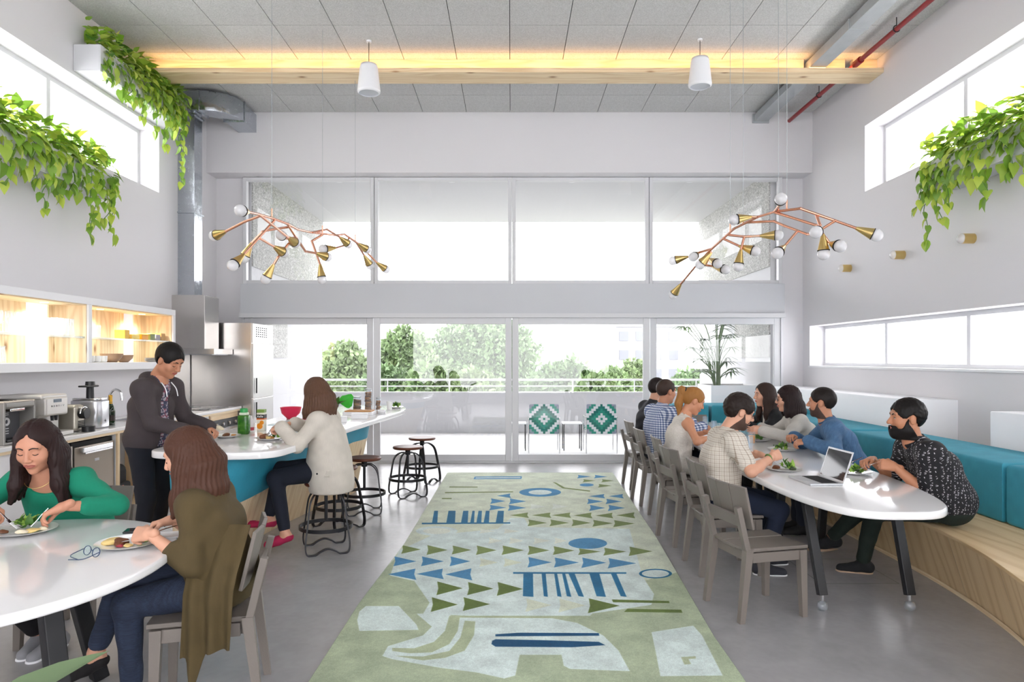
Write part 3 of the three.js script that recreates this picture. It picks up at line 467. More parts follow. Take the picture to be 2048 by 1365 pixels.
const RUG=[['p',[-0.92,9.513,1.469,9.513,1.376,7.503,1.295,5.83,1.237,5.059,0.938,4.861,0.979,5.632,0.07,5.507,-0.632,5.447,-0.92,5.388,-0.941,5.218,-0.942,5.97,-0.912,7.075]],
['m',[-0.001,6.786,0.13,6.786,0.175,6.418,1.104,6.352,0.957,4.958,0.963,4.591,0.904,4.389,0.505,4.239,0.487,4.203,-0.271,4.203,-0.546,4.239,-0.528,4.428,-0.689,4.861,-0.883,4.983,-0.925,5.632,-0.71,6.117,-0.123,6.352]],
['m',[-0.685,3.634,-0.678,3.758,-0.503,3.906,-0.468,4.033,-0.587,4.239,-0.383,4.239,-0.364,4.185,0.215,4.182,0.395,4.092,0.528,3.906,0.584,3.702,0.603,3.457,0.302,3.482,0.272,3.519,0.27,3.648,0.047,3.648,0.022,3.41,-0.033,3.378,-0.178,3.445,-0.36,3.494,-0.625,3.595]],
['m',[-0.95,4.275,-0.929,4.369,-0.718,4.369,-0.563,4.066,-0.539,3.984,-0.882,3.968,-0.932,4.133]],
['m',[0.814,3.952,1.082,4.049,1.094,3.906,1.059,3.41,0.745,3.403,0.78,3.675]],
['s',[-0.65,3.736,-0.529,3.73,-0.43,3.816,-0.384,3.968,-0.379,4.203,-0.313,4.182,-0.31,3.968,-0.342,3.787,-0.427,3.68,-0.544,3.669,-0.643,3.697]],
['s',[-0.621,3.637,-0.467,3.627,-0.334,3.697,-0.287,3.875,-0.279,4.126,-0.215,4.113,-0.212,3.906,-0.251,3.702,-0.349,3.613,-0.462,3.582]],
['s',[0.903,3.621,0.982,3.632,0.977,3.603,0.936,3.598,0.934,3.539,0.898,3.534]],
['n',[-0.089,3.921,0.05,3.943,0.507,3.937,0.504,3.9,-0.088,3.891]],
['n',[-0.105,3.831,-0.087,3.851,0.173,3.839,0.491,3.816,0.522,3.772,0.337,3.744,-0.085,3.752,-0.108,3.787]],
['k',[0.664,4.488,1.033,4.46,1.027,4.42,0.664,4.436]],
['k',[0.737,4.32,1.074,4.305,1.068,4.253,0.707,4.268]],
['k',[-0.525,4.529,-0.343,4.395,-0.501,4.268,-0.503,4.395]],
['k',[-0.314,4.529,-0.135,4.402,-0.302,4.283,-0.298,4.402]],
['k',[0.515,4.508,0.697,4.373,0.479,4.246,0.507,4.373]],
['k',[-0.524,4.851,-0.334,4.707,-0.499,4.57,-0.501,4.707]],
['k',[-0.304,4.837,-0.121,4.7,-0.293,4.57,-0.289,4.7]],
['k',[-0.094,4.837,0.083,4.693,-0.094,4.558,-0.084,4.693]],
['p',[0.101,4.508,0.261,4.385,0.09,4.268,0.105,4.385]],
['p',[0.319,4.508,0.479,4.379,0.296,4.257,0.317,4.379]],
['p',[-0.245,5.417,-0.103,5.302,-0.241,5.191,-0.234,5.302]],
['p',[-0.053,5.417,0.085,5.302,-0.057,5.191,-0.046,5.302]],
['q',[-0.195,6.043,-0.077,5.935,-0.196,5.83,-0.187,5.935]],
['q',[-0.01,6.043,0.114,5.935,-0.017,5.83,-0.005,5.935]],
['q',[0.204,6.043,0.343,5.935,0.189,5.83,0.206,5.935]],
['q',[0.389,6.043,0.487,5.935,0.367,5.83,0.386,5.935]],
['q',[-0.287,6.352,-0.142,6.264,-0.287,6.178,-0.277,6.264]],
['q',[-0.062,6.352,0.08,6.264,-0.068,6.178,-0.055,6.264]],
['q',[0.215,7.446,0.376,7.309,0.198,7.177,0.218,7.309]],
['q',[0.455,7.446,0.611,7.309,0.429,7.177,0.453,7.309]],
['b',[-0.721,5.148,-0.904,5.013,-0.678,4.885,-0.711,5.013]],
['b',[-0.514,5.148,-0.695,5.02,-0.483,4.899,-0.509,5.02]],
['b',[-0.299,5.153,-0.484,5.01,-0.277,4.875,-0.299,5.01]],
['b',[-0.933,5.465,-0.739,5.333,-0.896,5.207,-0.904,5.333]],
['b',[-0.713,5.465,-0.524,5.333,-0.686,5.207,-0.689,5.333]],
['b',[-0.484,5.465,-0.318,5.333,-0.468,5.207,-0.466,5.333]],
['b',[0.14,5.447,0.316,5.307,0.126,5.175,0.143,5.307]],
['b',[0.349,5.435,0.529,5.302,0.326,5.175,0.348,5.302]],
['b',[0.568,5.435,0.741,5.296,0.533,5.164,0.561,5.296]],
['b',[0.776,5.417,0.969,5.282,0.731,5.153,0.765,5.282]],
['o',[-0.924,5.796,-0.748,5.664,-0.89,5.538,-0.897,5.664]],
['o',[-0.71,5.796,-0.524,5.648,-0.681,5.507,-0.685,5.648]],
['o',[-0.494,5.783,-0.328,5.648,-0.479,5.519,-0.476,5.648]],
['o',[-0.289,5.783,-0.119,5.642,-0.282,5.507,-0.276,5.642]],
['o',[-0.071,5.783,0.108,5.642,-0.075,5.507,-0.062,5.642]],
['o',[0.148,5.776,0.317,5.638,0.134,5.507,0.152,5.638]],
['o',[0.361,5.763,0.525,5.632,0.338,5.507,0.36,5.632]],
['o',[0.568,5.697,0.739,5.6,0.542,5.507,0.566,5.6]],
['o',[0.782,5.716,0.946,5.6,0.743,5.489,0.773,5.6]],
['o',[0.999,5.749,1.164,5.61,0.945,5.477,0.982,5.61]],
['o',[0.172,6.721,0.349,6.583,0.157,6.451,0.176,6.583]],
['o',[0.389,6.721,0.561,6.583,0.365,6.451,0.388,6.583]],
['o',[0.605,6.721,0.773,6.583,0.573,6.451,0.6,6.583]],
['o',[0.809,6.703,0.982,6.566,0.768,6.434,0.8,6.566]],
['o',[1.012,6.694,1.191,6.553,0.962,6.418,0.999,6.553]],
['o',[0.176,7.025,-0.012,6.903,0.178,6.786,0.165,6.903]],
['o',[0.406,7.025,0.21,6.903,0.401,6.786,0.392,6.903]],
['o',[0.61,7.025,0.411,6.903,0.598,6.786,0.592,6.903]],
['o',[0.829,7.025,0.632,6.894,0.808,6.767,0.807,6.894]],
['o',[1.043,7.015,0.853,6.889,1.015,6.767,1.017,6.889]],
['o',[1.272,7.035,1.065,6.899,1.232,6.767,1.24,6.899]],
['b',[0.824,5.851,0.817,5.817,0.803,5.786,0.784,5.757,0.76,5.732,0.733,5.711,0.703,5.696,0.672,5.687,0.64,5.684,0.609,5.687,0.58,5.696,0.553,5.711,0.53,5.732,0.513,5.757,0.5,5.786,0.493,5.817,0.493,5.851,0.499,5.885,0.511,5.918,0.53,5.948,0.553,5.975,0.581,5.998,0.612,6.014,0.645,6.025,0.679,6.028,0.712,6.025,0.742,6.014,0.77,5.998,0.792,5.975,0.81,5.948,0.821,5.918,0.826,5.885]],
['d',[-0.86,6.588,-0.007,6.605,-0.007,6.553,-0.852,6.527]],
['d',[-0.799,7.106,-0.76,7.106,-0.711,6.588,-0.762,6.588]],
['d',[-0.65,7.106,-0.577,7.106,-0.541,6.588,-0.624,6.588]],
['d',[-0.497,7.106,-0.444,7.106,-0.418,6.588,-0.482,6.588]],
['d',[-0.401,7.106,-0.378,7.106,-0.357,6.588,-0.393,6.588]],
['d',[-0.337,7.106,-0.303,7.106,-0.287,6.588,-0.334,6.588]],
['d',[-0.261,7.106,-0.223,7.106,-0.213,6.588,-0.264,6.588]],
['d',[-0.136,7.106,-0.074,7.106,-0.075,6.588,-0.147,6.588]],
['d',[0.016,5.064,0.855,5.059,0.849,5.023,0.016,5.023]],
['d',[0.092,5.033,0.162,5.033,0.149,4.537,0.08,4.549]],
['d',[0.226,5.033,0.256,5.033,0.245,4.537,0.219,4.549]],
['d',[0.319,5.033,0.34,5.033,0.336,4.537,0.31,4.549]],
['d',[0.377,5.033,0.4,5.033,0.401,4.537,0.373,4.549]],
['d',[0.424,5.033,0.469,5.033,0.485,4.537,0.451,4.549]],
['d',[0.578,5.033,0.651,5.033,0.631,4.537,0.571,4.549]],
['d',[0.737,5.033,0.777,5.033,0.769,4.537,0.732,4.549]],
['b',[0.593,8.089,0.585,8.038,0.567,7.989,0.541,7.945,0.509,7.907,0.47,7.876,0.427,7.853,0.382,7.838,0.335,7.834,0.288,7.838,0.244,7.853,0.203,7.876,0.167,7.907,0.137,7.945,0.116,7.989,0.102,8.038,0.098,8.089,0.104,8.14,0.119,8.191,0.142,8.238,0.175,8.279,0.214,8.314,0.259,8.339,0.307,8.355,0.357,8.361,0.407,8.355,0.454,8.339,0.496,8.314,0.533,8.279,0.561,8.238,0.581,8.191,0.592,8.14]],
['m',[0.484,8.089,0.479,8.061,0.47,8.034,0.456,8.009,0.438,7.988,0.416,7.97,0.392,7.957,0.366,7.949,0.34,7.946,0.313,7.949,0.288,7.957,0.265,7.97,0.245,7.988,0.229,8.009,0.217,8.034,0.209,8.061,0.208,8.089,0.211,8.117,0.22,8.144,0.233,8.17,0.251,8.192,0.273,8.211,0.298,8.225,0.324,8.233,0.352,8.236,0.379,8.233,0.405,8.225,0.429,8.211,0.449,8.192,0.465,8.17,0.476,8.144,0.483,8.117]],
['b',[1.038,8.562,1.034,8.542,1.027,8.523,1.017,8.505,1.004,8.49,0.989,8.477,0.973,8.468,0.956,8.462,0.939,8.46,0.922,8.462,0.906,8.468,0.892,8.477,0.88,8.49,0.871,8.505,0.865,8.523,0.862,8.542,0.862,8.562,0.866,8.583,0.873,8.602,0.883,8.62,0.895,8.636,0.91,8.649,0.927,8.659,0.944,8.665,0.962,8.667,0.979,8.665,0.995,8.659,1.009,8.649,1.021,8.636,1.03,8.62,1.037,8.602,1.039,8.583]],
['b',[-0.008,8.01,-0.166,7.883,0.002,7.76,-0.015,7.883]],
['b',[-0.225,7.736,-0.062,7.588,-0.226,7.446,-0.214,7.588]],
['b',[-0.013,7.736,0.17,7.577,-0.022,7.424,-0.006,7.577]],
['b',[-0.227,7.391,-0.047,7.256,-0.228,7.126,-0.216,7.256]],
['b',[-0.024,7.391,0.163,7.246,-0.033,7.106,-0.017,7.246]],
['b',[1.092,7.985,0.897,7.858,1.068,7.736,1.067,7.858]],
['b',[1.31,7.985,1.125,7.858,1.279,7.736,1.283,7.858]],
['b',[0.868,7.712,1.023,7.571,0.828,7.435,0.859,7.571]],
['b',[1.079,7.712,1.23,7.571,1.031,7.435,1.066,7.571]],
['b',[0.856,7.391,1.002,7.24,0.813,7.096,0.845,7.24]],
['b',[1.058,7.391,1.211,7.24,1.007,7.096,1.044,7.24]],
['b',[0.912,9.299,1.076,9.162,0.874,9.029,0.906,9.162]],
['b',[1.143,9.299,1.297,9.162,1.098,9.029,1.133,9.162]],
['o',[0.952,8.964,1.096,8.852,0.917,8.743,0.946,8.852]],
['o',[1.197,8.964,1.339,8.852,1.156,8.743,1.188,8.852]],
['o',[1.109,8.622,1.259,8.504,1.069,8.389,1.101,8.504]],
['o',[-0.763,8.46,-0.414,8.446,-0.411,8.389,-0.757,8.389]],
['o',[-0.783,8.102,0.025,8.142,0.025,8.089,-0.777,8.036]],
['o',[-0.785,7.76,-0.675,7.76,-0.67,7.7,-0.779,7.7]],
['b',[-0.488,9.162,0.147,9.196,0.138,8.996,-0.491,8.964]],
['m',[-0.469,9.095,0.131,9.129,0.125,9.062,-0.472,9.029]],
['o',[0.535,8.759,0.575,8.728,0.661,8.389,0.949,8.195,0.941,8.128,0.63,8.333]],
['d',[1.186,5.028,1.179,5.006,1.167,4.986,1.151,4.967,1.133,4.95,1.112,4.937,1.089,4.927,1.065,4.921,1.041,4.919,1.019,4.921,0.998,4.927,0.979,4.937,0.964,4.95,0.952,4.967,0.944,4.986,0.942,5.006,0.943,5.028,0.95,5.05,0.961,5.071,0.976,5.091,0.994,5.108,1.016,5.123,1.04,5.134,1.064,5.14,1.089,5.143,1.113,5.14,1.134,5.134,1.153,5.123,1.169,5.108,1.18,5.091,1.187,5.071,1.189,5.05]],
['m',[1.165,5.028,1.159,5.011,1.15,4.995,1.137,4.98,1.122,4.968,1.105,4.957,1.086,4.949,1.066,4.945,1.047,4.943,1.028,4.945,1.01,4.949,0.995,4.957,0.982,4.968,0.972,4.98,0.966,4.995,0.963,5.011,0.964,5.028,0.969,5.045,0.978,5.061,0.991,5.077,1.006,5.09,1.024,5.101,1.043,5.109,1.063,5.114,1.083,5.116,1.103,5.114,1.121,5.109,1.137,5.101,1.15,5.09,1.159,5.077,1.165,5.061,1.167,5.045]],
['m',[-0.491,6.272,-0.492,6.238,-0.501,6.206,-0.516,6.176,-0.537,6.151,-0.563,6.13,-0.594,6.115,-0.629,6.105,-0.665,6.102,-0.701,6.105,-0.738,6.115,-0.772,6.13,-0.803,6.151,-0.83,6.176,-0.851,6.206,-0.866,6.238,-0.875,6.272,-0.876,6.306,-0.87,6.339,-0.856,6.37,-0.835,6.397,-0.808,6.42,-0.776,6.437,-0.741,6.447,-0.703,6.451,-0.664,6.447,-0.626,6.437,-0.59,6.42,-0.558,6.397,-0.532,6.37,-0.511,6.339,-0.498,6.306]],
['q',[-0.558,6.272,-0.558,6.25,-0.564,6.23,-0.573,6.211,-0.587,6.194,-0.605,6.181,-0.625,6.171,-0.647,6.165,-0.671,6.163,-0.695,6.165,-0.719,6.171,-0.742,6.181,-0.762,6.194,-0.779,6.211,-0.793,6.23,-0.803,6.25,-0.808,6.272,-0.809,6.293,-0.804,6.314,-0.795,6.334,-0.781,6.351,-0.764,6.365,-0.743,6.376,-0.72,6.382,-0.695,6.385,-0.67,6.382,-0.646,6.376,-0.623,6.365,-0.602,6.351,-0.585,6.334,-0.571,6.314,-0.562,6.293]],
['s',[-0.366,4.203,0.457,4.182,0.455,4.161,-0.363,4.175]]];
const CHANDELIERS=[{tubes:[[[-2.312,2.894,6.02],[-2.33,2.935,6.3],[-2.309,2.96,6.6],[-2.256,2.963,6.9],[-2.251,2.966,7.2],[-2.234,3.009,7.6],[-2.106,3.085,8.2],[-2.049,3.133,8.4],[-1.923,3.045,8.7],[-1.751,2.855,8.9]],[[-2.325,2.936,6.36],[-2.495,2.887,6.4],[-2.715,2.814,6.5]],[[-2.33,2.935,6.3],[-2.283,2.843,7.0]],[[-2.298,2.956,6.65],[-2.504,2.58,6.4]],[[-2.264,2.967,7.05],[-2.463,2.899,6.9],[-2.494,2.875,6.85],[-2.602,2.762,6.85]],[[-2.397,2.748,6.52],[-2.364,2.719,6.8]],[[-2.261,2.963,6.9],[-2.266,2.878,7.2],[-2.321,2.789,7.1],[-2.388,2.642,7.0],[-2.434,2.567,7.0]],[[-2.266,2.878,7.2],[-2.213,2.757,7.35],[-2.141,2.76,7.5]],[[-2.164,3.048,7.9],[-2.276,2.945,7.8],[-2.154,2.664,7.7]],[[-2.221,3.012,7.63],[-2.13,3.098,7.9],[-2.034,3.044,8.1]],[[-2.012,3.109,8.5],[-2.037,2.987,8.35],[-2.106,2.932,8.2]],[[-2.049,3.133,8.4],[-1.903,3.036,8.5]],[[-1.95,3.065,8.6],[-1.873,2.92,8.7]],[[-2.358,2.854,7.12],[-2.266,2.878,7.2]]],cones:[[[-2.312,2.894,6.02],[-2.318,2.875,5.88]],[[-2.715,2.814,6.5],[-2.889,2.781,6.6]],[[-2.283,2.843,7.0],[-2.25,2.789,7.35]],[[-2.504,2.58,6.4],[-2.56,2.47,6.3]],[[-2.602,2.762,6.85],[-2.661,2.649,6.85]],[[-2.364,2.719,6.8],[-2.322,2.685,6.95]],[[-2.434,2.567,7.0],[-2.494,2.457,7.0]],[[-2.141,2.76,7.5],[-2.057,2.739,7.65]],[[-2.154,2.664,7.7],[-2.139,2.554,7.7]],[[-2.034,3.044,8.1],[-1.965,2.982,8.25]],[[-2.106,2.932,8.2],[-2.202,2.905,8.1]],[[-1.903,3.036,8.5],[-1.819,2.981,8.65]],[[-1.873,2.92,8.7],[-1.825,2.816,8.8]],[[-1.751,2.855,8.9],[-1.667,2.792,9.0]],[[-2.358,2.854,7.12],[-2.342,2.859,6.95]]],hangs:[[-2.313,2.962,6.6],[-2.143,3.024,7.76],[-1.967,3.081,8.62]]},{tubes:[[[1.99,2.475,8.0],[2.105,2.67,7.7],[2.151,2.768,7.4],[2.256,2.916,6.9],[2.386,2.973,6.6],[2.394,2.936,6.2],[2.544,2.922,6.0],[2.803,2.794,5.9],[2.932,2.711,5.8]],[[2.394,2.936,6.2],[2.369,2.956,6.02]],[[2.394,2.931,6.2],[2.638,2.755,5.9],[2.696,2.677,5.9]],[[2.669,2.865,5.97],[2.672,2.755,5.9]],[[2.803,2.794,5.9],[2.641,2.702,5.8]],[[2.696,2.677,5.9],[2.754,2.599,5.9]],[[2.34,2.949,6.75],[2.505,2.91,6.5],[2.566,2.847,6.4],[2.69,2.732,6.2],[2.696,2.677,5.9]],[[2.637,2.777,6.28],[2.486,2.625,6.2]],[[2.229,2.877,7.03],[2.375,2.844,6.95],[2.517,2.843,6.9]],[[2.21,2.849,7.1],[2.34,2.757,7.0]],[[2.375,2.844,6.95],[2.341,2.709,6.95]],[[2.161,2.784,7.35],[2.084,2.781,7.6],[2.011,2.76,7.75]],[[2.131,2.722,7.5],[2.159,2.643,7.6],[2.247,2.631,7.6]],[[2.151,2.768,7.4],[2.17,2.75,7.4]],[[2.159,2.643,7.6],[2.209,2.712,7.6]],[[2.386,2.973,6.6],[2.333,2.977,6.62]]],cones:[[[2.369,2.956,6.02],[2.311,2.975,5.84]],[[2.932,2.711,5.8],[3.053,2.65,5.75]],[[2.641,2.702,5.8],[2.507,2.639,5.64]],[[2.696,2.677,5.9],[2.701,2.556,5.9]],[[2.754,2.599,5.9],[2.765,2.56,5.78]],[[2.486,2.625,6.2],[2.386,2.548,6.1]],[[2.517,2.843,6.9],[2.645,2.839,6.85]],[[2.34,2.757,7.0],[2.432,2.714,6.95]],[[2.341,2.709,6.95],[2.324,2.6,6.95]],[[2.17,2.75,7.4],[2.08,2.647,7.45]],[[2.011,2.76,7.75],[1.883,2.729,7.8]],[[2.247,2.631,7.6],[2.328,2.589,7.5]],[[2.209,2.712,7.6],[2.242,2.661,7.5]],[[1.99,2.475,8.0],[1.935,2.372,8.1]],[[2.333,2.977,6.62],[2.17,2.95,6.62]],[[2.084,2.781,7.6],[1.982,2.705,7.45]]],hangs:[[2.248,2.895,7.0],[2.313,2.942,6.8],[2.41,2.935,6.15],[2.466,2.929,6.1]]}];
// ---------------------------------------------------------------- bar stools
const yawTo = (fx, fd) => Math.atan2(fx, -fd);
function makeStool() {
  const o = new THREE.Group(); const v = (x, y, z) => new THREE.Vector3(x, y, z);
  part(o, 'seat', lathe([[0, .545], [.165, .545], [.175, .555], [.172, .572], [.15, .575], [0, .57]], 40), M.walnut);
  part(o, 'hub', [cyl(.03, .03, .06, 16).translate(0, .505, 0), cyl(.07, .06, .012, 20).translate(0, .538, 0)], M.iron);
  part(o, 'screw_post', cyl(.014, .014, .3, 12).translate(0, .4, 0), M.iron);
  for (const s of [-1, 1]) {   // each frame: one flat bar bent down both sides and waved across the floor
    const pts = [v(0, .5, s * .025), v(s * 0 + .07, .495, s * .05), v(.125, .44, s * .1), v(.155, .25, s * .14), v(.175, .06, s * .165), v(.16, .012, s * .17), v(.1, .006, s * .172), v(.06, .03, s * .172), v(0, .05, s * .172), v(-.06, .03, s * .172), v(-.1, .006, s * .172), v(-.16, .012, s * .17), v(-.175, .06, s * .165), v(-.155, .25, s * .14), v(-.125, .44, s * .1), v(-.07, .495, s * .05), v(0, .5, s * .025)];
    part(o, 'leg_frame', strap(pts, .03, .012, 96, v(0, 0, 1)), M.iron);
  }
  part(o, 'foot_ring', strap(Array.from({ length: 24 }, (_, i) => v(.215 * Math.cos(i / 24 * 6.2832), .2, .215 * Math.sin(i / 24 * 6.2832))), .03, .01, 72, v(0, 1, 0), true), M.iron);
  return o;
}
const stoolProto = makeStool();
for (const [x, d, t, l] of [[-1.55, 5.72, .35, 'black iron bar stool under the woman in the cream blazer'], [-1.64, 6.5, .9, 'bar stool half hidden behind the cream blazer'], [-1.53, 7.12, .2, 'brown seated bar stool pulled out by the island end'], [-1.21, 8.0, .5, 'nearer of the two bar stools standing by the terrace door'], [-1.16, 8.9, 1.1, 'farther of the two bar stools standing by the terrace door']]) {
  const o = stoolProto.clone(); o.name = numbered('bar_stool'); scene.add(o); o.position.set(x, 0, -d); o.rotation.y = t; tag(o, l, 'stool', 'iron bar stools around the island');
}
// ---------------------------------------------------------------- dining chairs (front looks along +z)
function makeChair() {
  const o = new THREE.Group(), v = (x, y, z) => new THREE.Vector3(x, y, z);
  for (let k = 0; k < 3; k++) { const x = (k - 1) * .143, s = part(o, 'seat_plank', cbox(.139, .022, .43, .006).translate(x, .428 + (k === 1 ? -.004 : 0), .01), M.taupe); s.rotation.z = (k - 1) * .025; }
  part(o, 'seat_rail', [cbox(.36, .06, .022, .003).translate(0, .384, .185), cbox(.34, .06, .022, .003).translate(0, .384, -.17), cbox(.022, .06, .34, .003).translate(.185, .384, .01), cbox(.022, .06, .34, .003).translate(-.185, .384, .01)], M.taupe);
  const leg = (x, z, tx, tz, y1) => { // tapered square leg
    const g = new THREE.CylinderGeometry(.034, .024, y1, 4, 1).rotateY(Math.PI / 4).scale(1.05, 1, 1), p = g.attributes.position;
    for (let i = 0; i < p.count; i++) { const t = .5 - p.getY(i) / y1; p.setX(i, p.getX(i) + tx * t); p.setZ(i, p.getZ(i) + tz * t); }
    return toCreasedNormals(g.translate(x, y1 / 2, z), .3);
  };
  for (const s of [-1, 1]) {
    part(o, 'leg', leg(s * .185, .185, s * .01, .01, .416), M.taupe);
    part(o, 'leg', merge([leg(s * .19, -.19, s * .012, -.055, .44), bar(v(s * .19, .42, -.195), v(s * .19, .7, -.262), .042, .034, v(1, 0, 0), .003)]), M.taupe);
  }
  part(o, 'back_rail', cbox(.4, .075, .02, .003).rotateX(-.23).translate(0, .61, -.232), M.taupe);
  for (let k = 0; k < 3; k++) { const a = (k - 1) * .16, g = cbox(.142, .27, .018, .004).rotateX(-.24).rotateY(-a).translate((k - 1) * .143, .69, -.215 + Math.abs(k - 1) * .012); part(o, 'back_plank', g, M.taupe); }
  return o;
}
const chairProto = makeChair();
const chairs = [[1.58, 4.38, .97, .24, 'empty taupe wooden chair nearest the bottom edge, beside the open laptop'], [1.63, 5.22, 1, .05, 'taupe chair under the man in the tan checked shirt'], [1.6, 6.02, 1, .14, 'empty taupe chair between the checked shirt man and the ponytail woman'], [1.66, 6.8, 1, 0, 'taupe chair under the ponytail woman'], [1.64, 7.62, 1, .06, 'taupe chair under the man in the blue gingham shirt'], [1.69, 8.55, 1, .08, 'taupe chair under the man in the black shirt'], [2.48, 9.28, -.1, -1, 'taupe chair at the far head of the long table'],
  [-1.42, 3.21, -.965, -.26, 'taupe chair under the woman in the olive cardigan'], [-2.52, 3.95, .04, -1, 'taupe chair under the woman in the green sweater']];
for (const [x, d, fx, fd, l] of chairs) { const o = chairProto.clone(); o.name = numbered('dining_chair'); scene.add(o); o.position.set(x, 0, -d); o.rotation.y = yawTo(fx, fd); tag(o, l, 'chair', 'taupe dining chairs'); }

// ---------------------------------------------------------------- tables on splayed legs with glass castors
const castorGlass = phys(0xf2f6fa, .04, { transmission: .9, thickness: 0, ior: 1.45 });
function tableLeg(o, x, d, tx, td, top = .715) {
  const a = V(x, .1, d), b = V(x + tx, top, d + td), l = part(o, 'leg', bar(a, b, .055, .05, new THREE.Vector3(1, 0, 0), .004), M.black);
  const c = part(l, 'castor', [lathe([[0, 0], [.026, .006], [.032, .03], [.026, .054], [0, .06]], 18).rotateZ(Math.PI / 2).translate(x + .03, .031, -d - .0)], castorGlass); part(l, 'castor_stem', cyl(.012, .016, .04, 10).translate(x, .085, -d), M.chrome);
}
const longTop = (() => { const p = []; const N = 128; for (let i = 0; i < N; i++) { const t = i / N * 2 * Math.PI, c = Math.cos(t), s = Math.sin(t), e = 3.4; const v = Math.sign(s) * Math.abs(s) ** (2 / e), u = Math.sign(c) * Math.abs(c) ** (2 / e), d = 6.5 + 2.73 * v; p.push([2.19 + .05 * (d - 3.76) + (.5 - .02 * v) * u, d]); } return p; })();
{
  const o = thing('long_table', 'long white table with rounded end seating people along the bench', 'table');
  part(o, 'tabletop', slab(longTop, .705, .75, .012), M.gloss);
  part(o, 'underframe', [box(2.0, 2.06, .67, .704, 4.35, 8.8), box(2.5, 2.56, .67, .704, 4.35, 8.8)], M.black);
  for (const [x, d, tx, td] of [[1.975, 4.33, -.04, .16], [2.53, 4.33, -.02, .16], [2.2, 5.62, 0, -.1], [2.55, 5.62, 0, -.1], [2.28, 7.2, 0, .05], [2.62, 7.2, 0, .05], [2.35, 8.75, 0, -.1], [2.66, 8.75, 0, -.1]]) tableLeg(o, x, d, tx, td);
}
{
  const o = thing('oval_table', 'white oval table cut by the picture edge with dark splayed legs', 'table');
  part(o, 'tabletop', slab(superEllipse(-2.21, 2.82, .728, .812, 2.05), .71, .75, .01), M.gloss);
  part(o, 'underframe', [box(-2.6, -1.85, .672, .709, 2.78, 2.84)], M.black);
  for (const [x, d, tx, td] of [[-1.73, 2.66, -.12, .06], [-2.06, 3.42, -.08, -.16], [-2.7, 3.28, .1, -.1], [-2.7, 2.5, .1, .1]]) { const a = V(x, 0, d), b = V(x + tx, .71, d + td); part(o, 'leg', bar(a.clone().lerp(b, .004), b, .075, .07, new THREE.Vector3(.8, 0, .6), .006), M.black); }
}
// ---------------------------------------------------------------- wavy bench, back cushions, ledges
const benchFront = openCurve([[2.2, 1.9], [2.42, 2.7], [2.64, 3.51], [2.78, 4.0], [2.87, 4.5], [2.92, 5.1], [2.93, 6.0], [2.91, 7.0], [2.9, 8.0], [2.92, 8.8], [2.9, 9.4], [2.6, 9.75], [2.3, 9.85]], 72);
{
  const o = thing('bench', 'long wavy pine bench curving along the wall under teal cushions', 'bench');
  const seat = [...benchFront, [2.3, 10.44], [XR - .002, 10.44], [XR - .002, 1.9]];
  part(o, 'seat', metric(slab(seat, .425, .45, .003), 1, 'z'), M.ply);
  const n = benchFront.length, foot = benchFront.map(([x, d], i) => [x + .14, d + (i > n - 14 ? .1 * (i - n + 14) / 14 : 0)]);
  for (let k = 0; k < 9; k++) { // veneer panels of the leaning front
    const a = k * 8, b = Math.min(n - 1, a + 8), r0 = [], r1 = []; for (let i = a; i <= b; i++) { const t = i === a ? .03 : i === b ? -.03 : 0, j = i + (t > 0 ? 1 : -1), L = (p) => t ? [p[i][0] + (p[j][0] - p[i][0]) * .012, p[i][1] + (p[j][1] - p[i][1]) * .012] : p[i]; r0.push(V(...[L(foot)[0], .012, L(foot)[1]])); r1.push(V(L(benchFront)[0] + .008, .424, L(benchFront)[1])); }
    const g = loft([r1, r0], false); { const p = g.attributes.position, uv = g.attributes.uv; for (let i = 0; i < p.count; i++) uv.setXY(i, p.getY(i) + k * .7, p.getZ(i)); }
    part(o, 'front_panel', g, M.ply);
  }
  part(o, 'skirting', loft([foot.map(([x, d]) => V(x - .012, .03, d)), foot.map(([x, d]) => V(x - .012, 0, d))], false), M.pine);
}
function cushion(front, backX, y1, label, depth) {
  const pts = [...front, ...(depth ?? [[backX, front[front.length - 1][1]], [backX, front[0][1]]])];
  const m = single('back_cushion', metric(slab(pts, .452, y1, .03), 1), M.teal, label, 'cushion', 'teal bench cushions'); return m;
}
{
  const X = (d) => 3.43 + .02 * Math.sin(d * 1.3), run = (a, b, n = 12) => Array.from({ length: n + 1 }, (_, i) => { const d = a + (b - a) * i / n; return [X(d), d]; });
  cushion(run(2.1, 4.72), 4.08, .87, 'teal block cushion cut by the picture edge behind the near table end');
  cushion(run(4.765, 6.915), 4.04, .87, 'long teal block cushion behind the bearded man');
  cushion(run(6.955, 8.85), 4.0, .88, 'teal block cushion behind the denim shirt man');
  cushion([[3.45, 8.9], [3.36, 9.4], [3.1, 9.75], [2.9, 9.86]], 4.0, .93, 'teal corner cushion where the bench turns', [[2.9, 10.4], [4.0, 10.4], [4.0, 8.9]]);
  cushion([[2.32, 9.9], [2.86, 9.88]], 0, .93, 'short teal cushion against the glazing at the bench end', [[2.86, 10.4], [2.32, 10.4]]);
}
{
  const a = openCurve([[4.56, 6.98], [4.3, 7.02], [4.1, 7.15], [4.06, 7.6], [4.05, 8.6], [4.04, 9.6], [4.03, 10.44]], 40);
  single('wall_ledge', slab([...a, [XR - .002, 10.44], [XR - .002, 6.98]], .452, 1.18, .008), M.white, 'white boxed ledge behind the far bench cushions', 'ledge');
  const b = openCurve([[4.1, 2.0], [4.11, 4.2], [4.14, 5.0], [4.15, 5.5], [4.11, 5.85]], 40);
  single('wall_ledge', slab([...b, [XR - .002, 5.85], [XR - .002, 2.0]], .452, 1.15, .008), M.white, 'white boxed ledge with curved front at the near end of the bench', 'ledge');
}
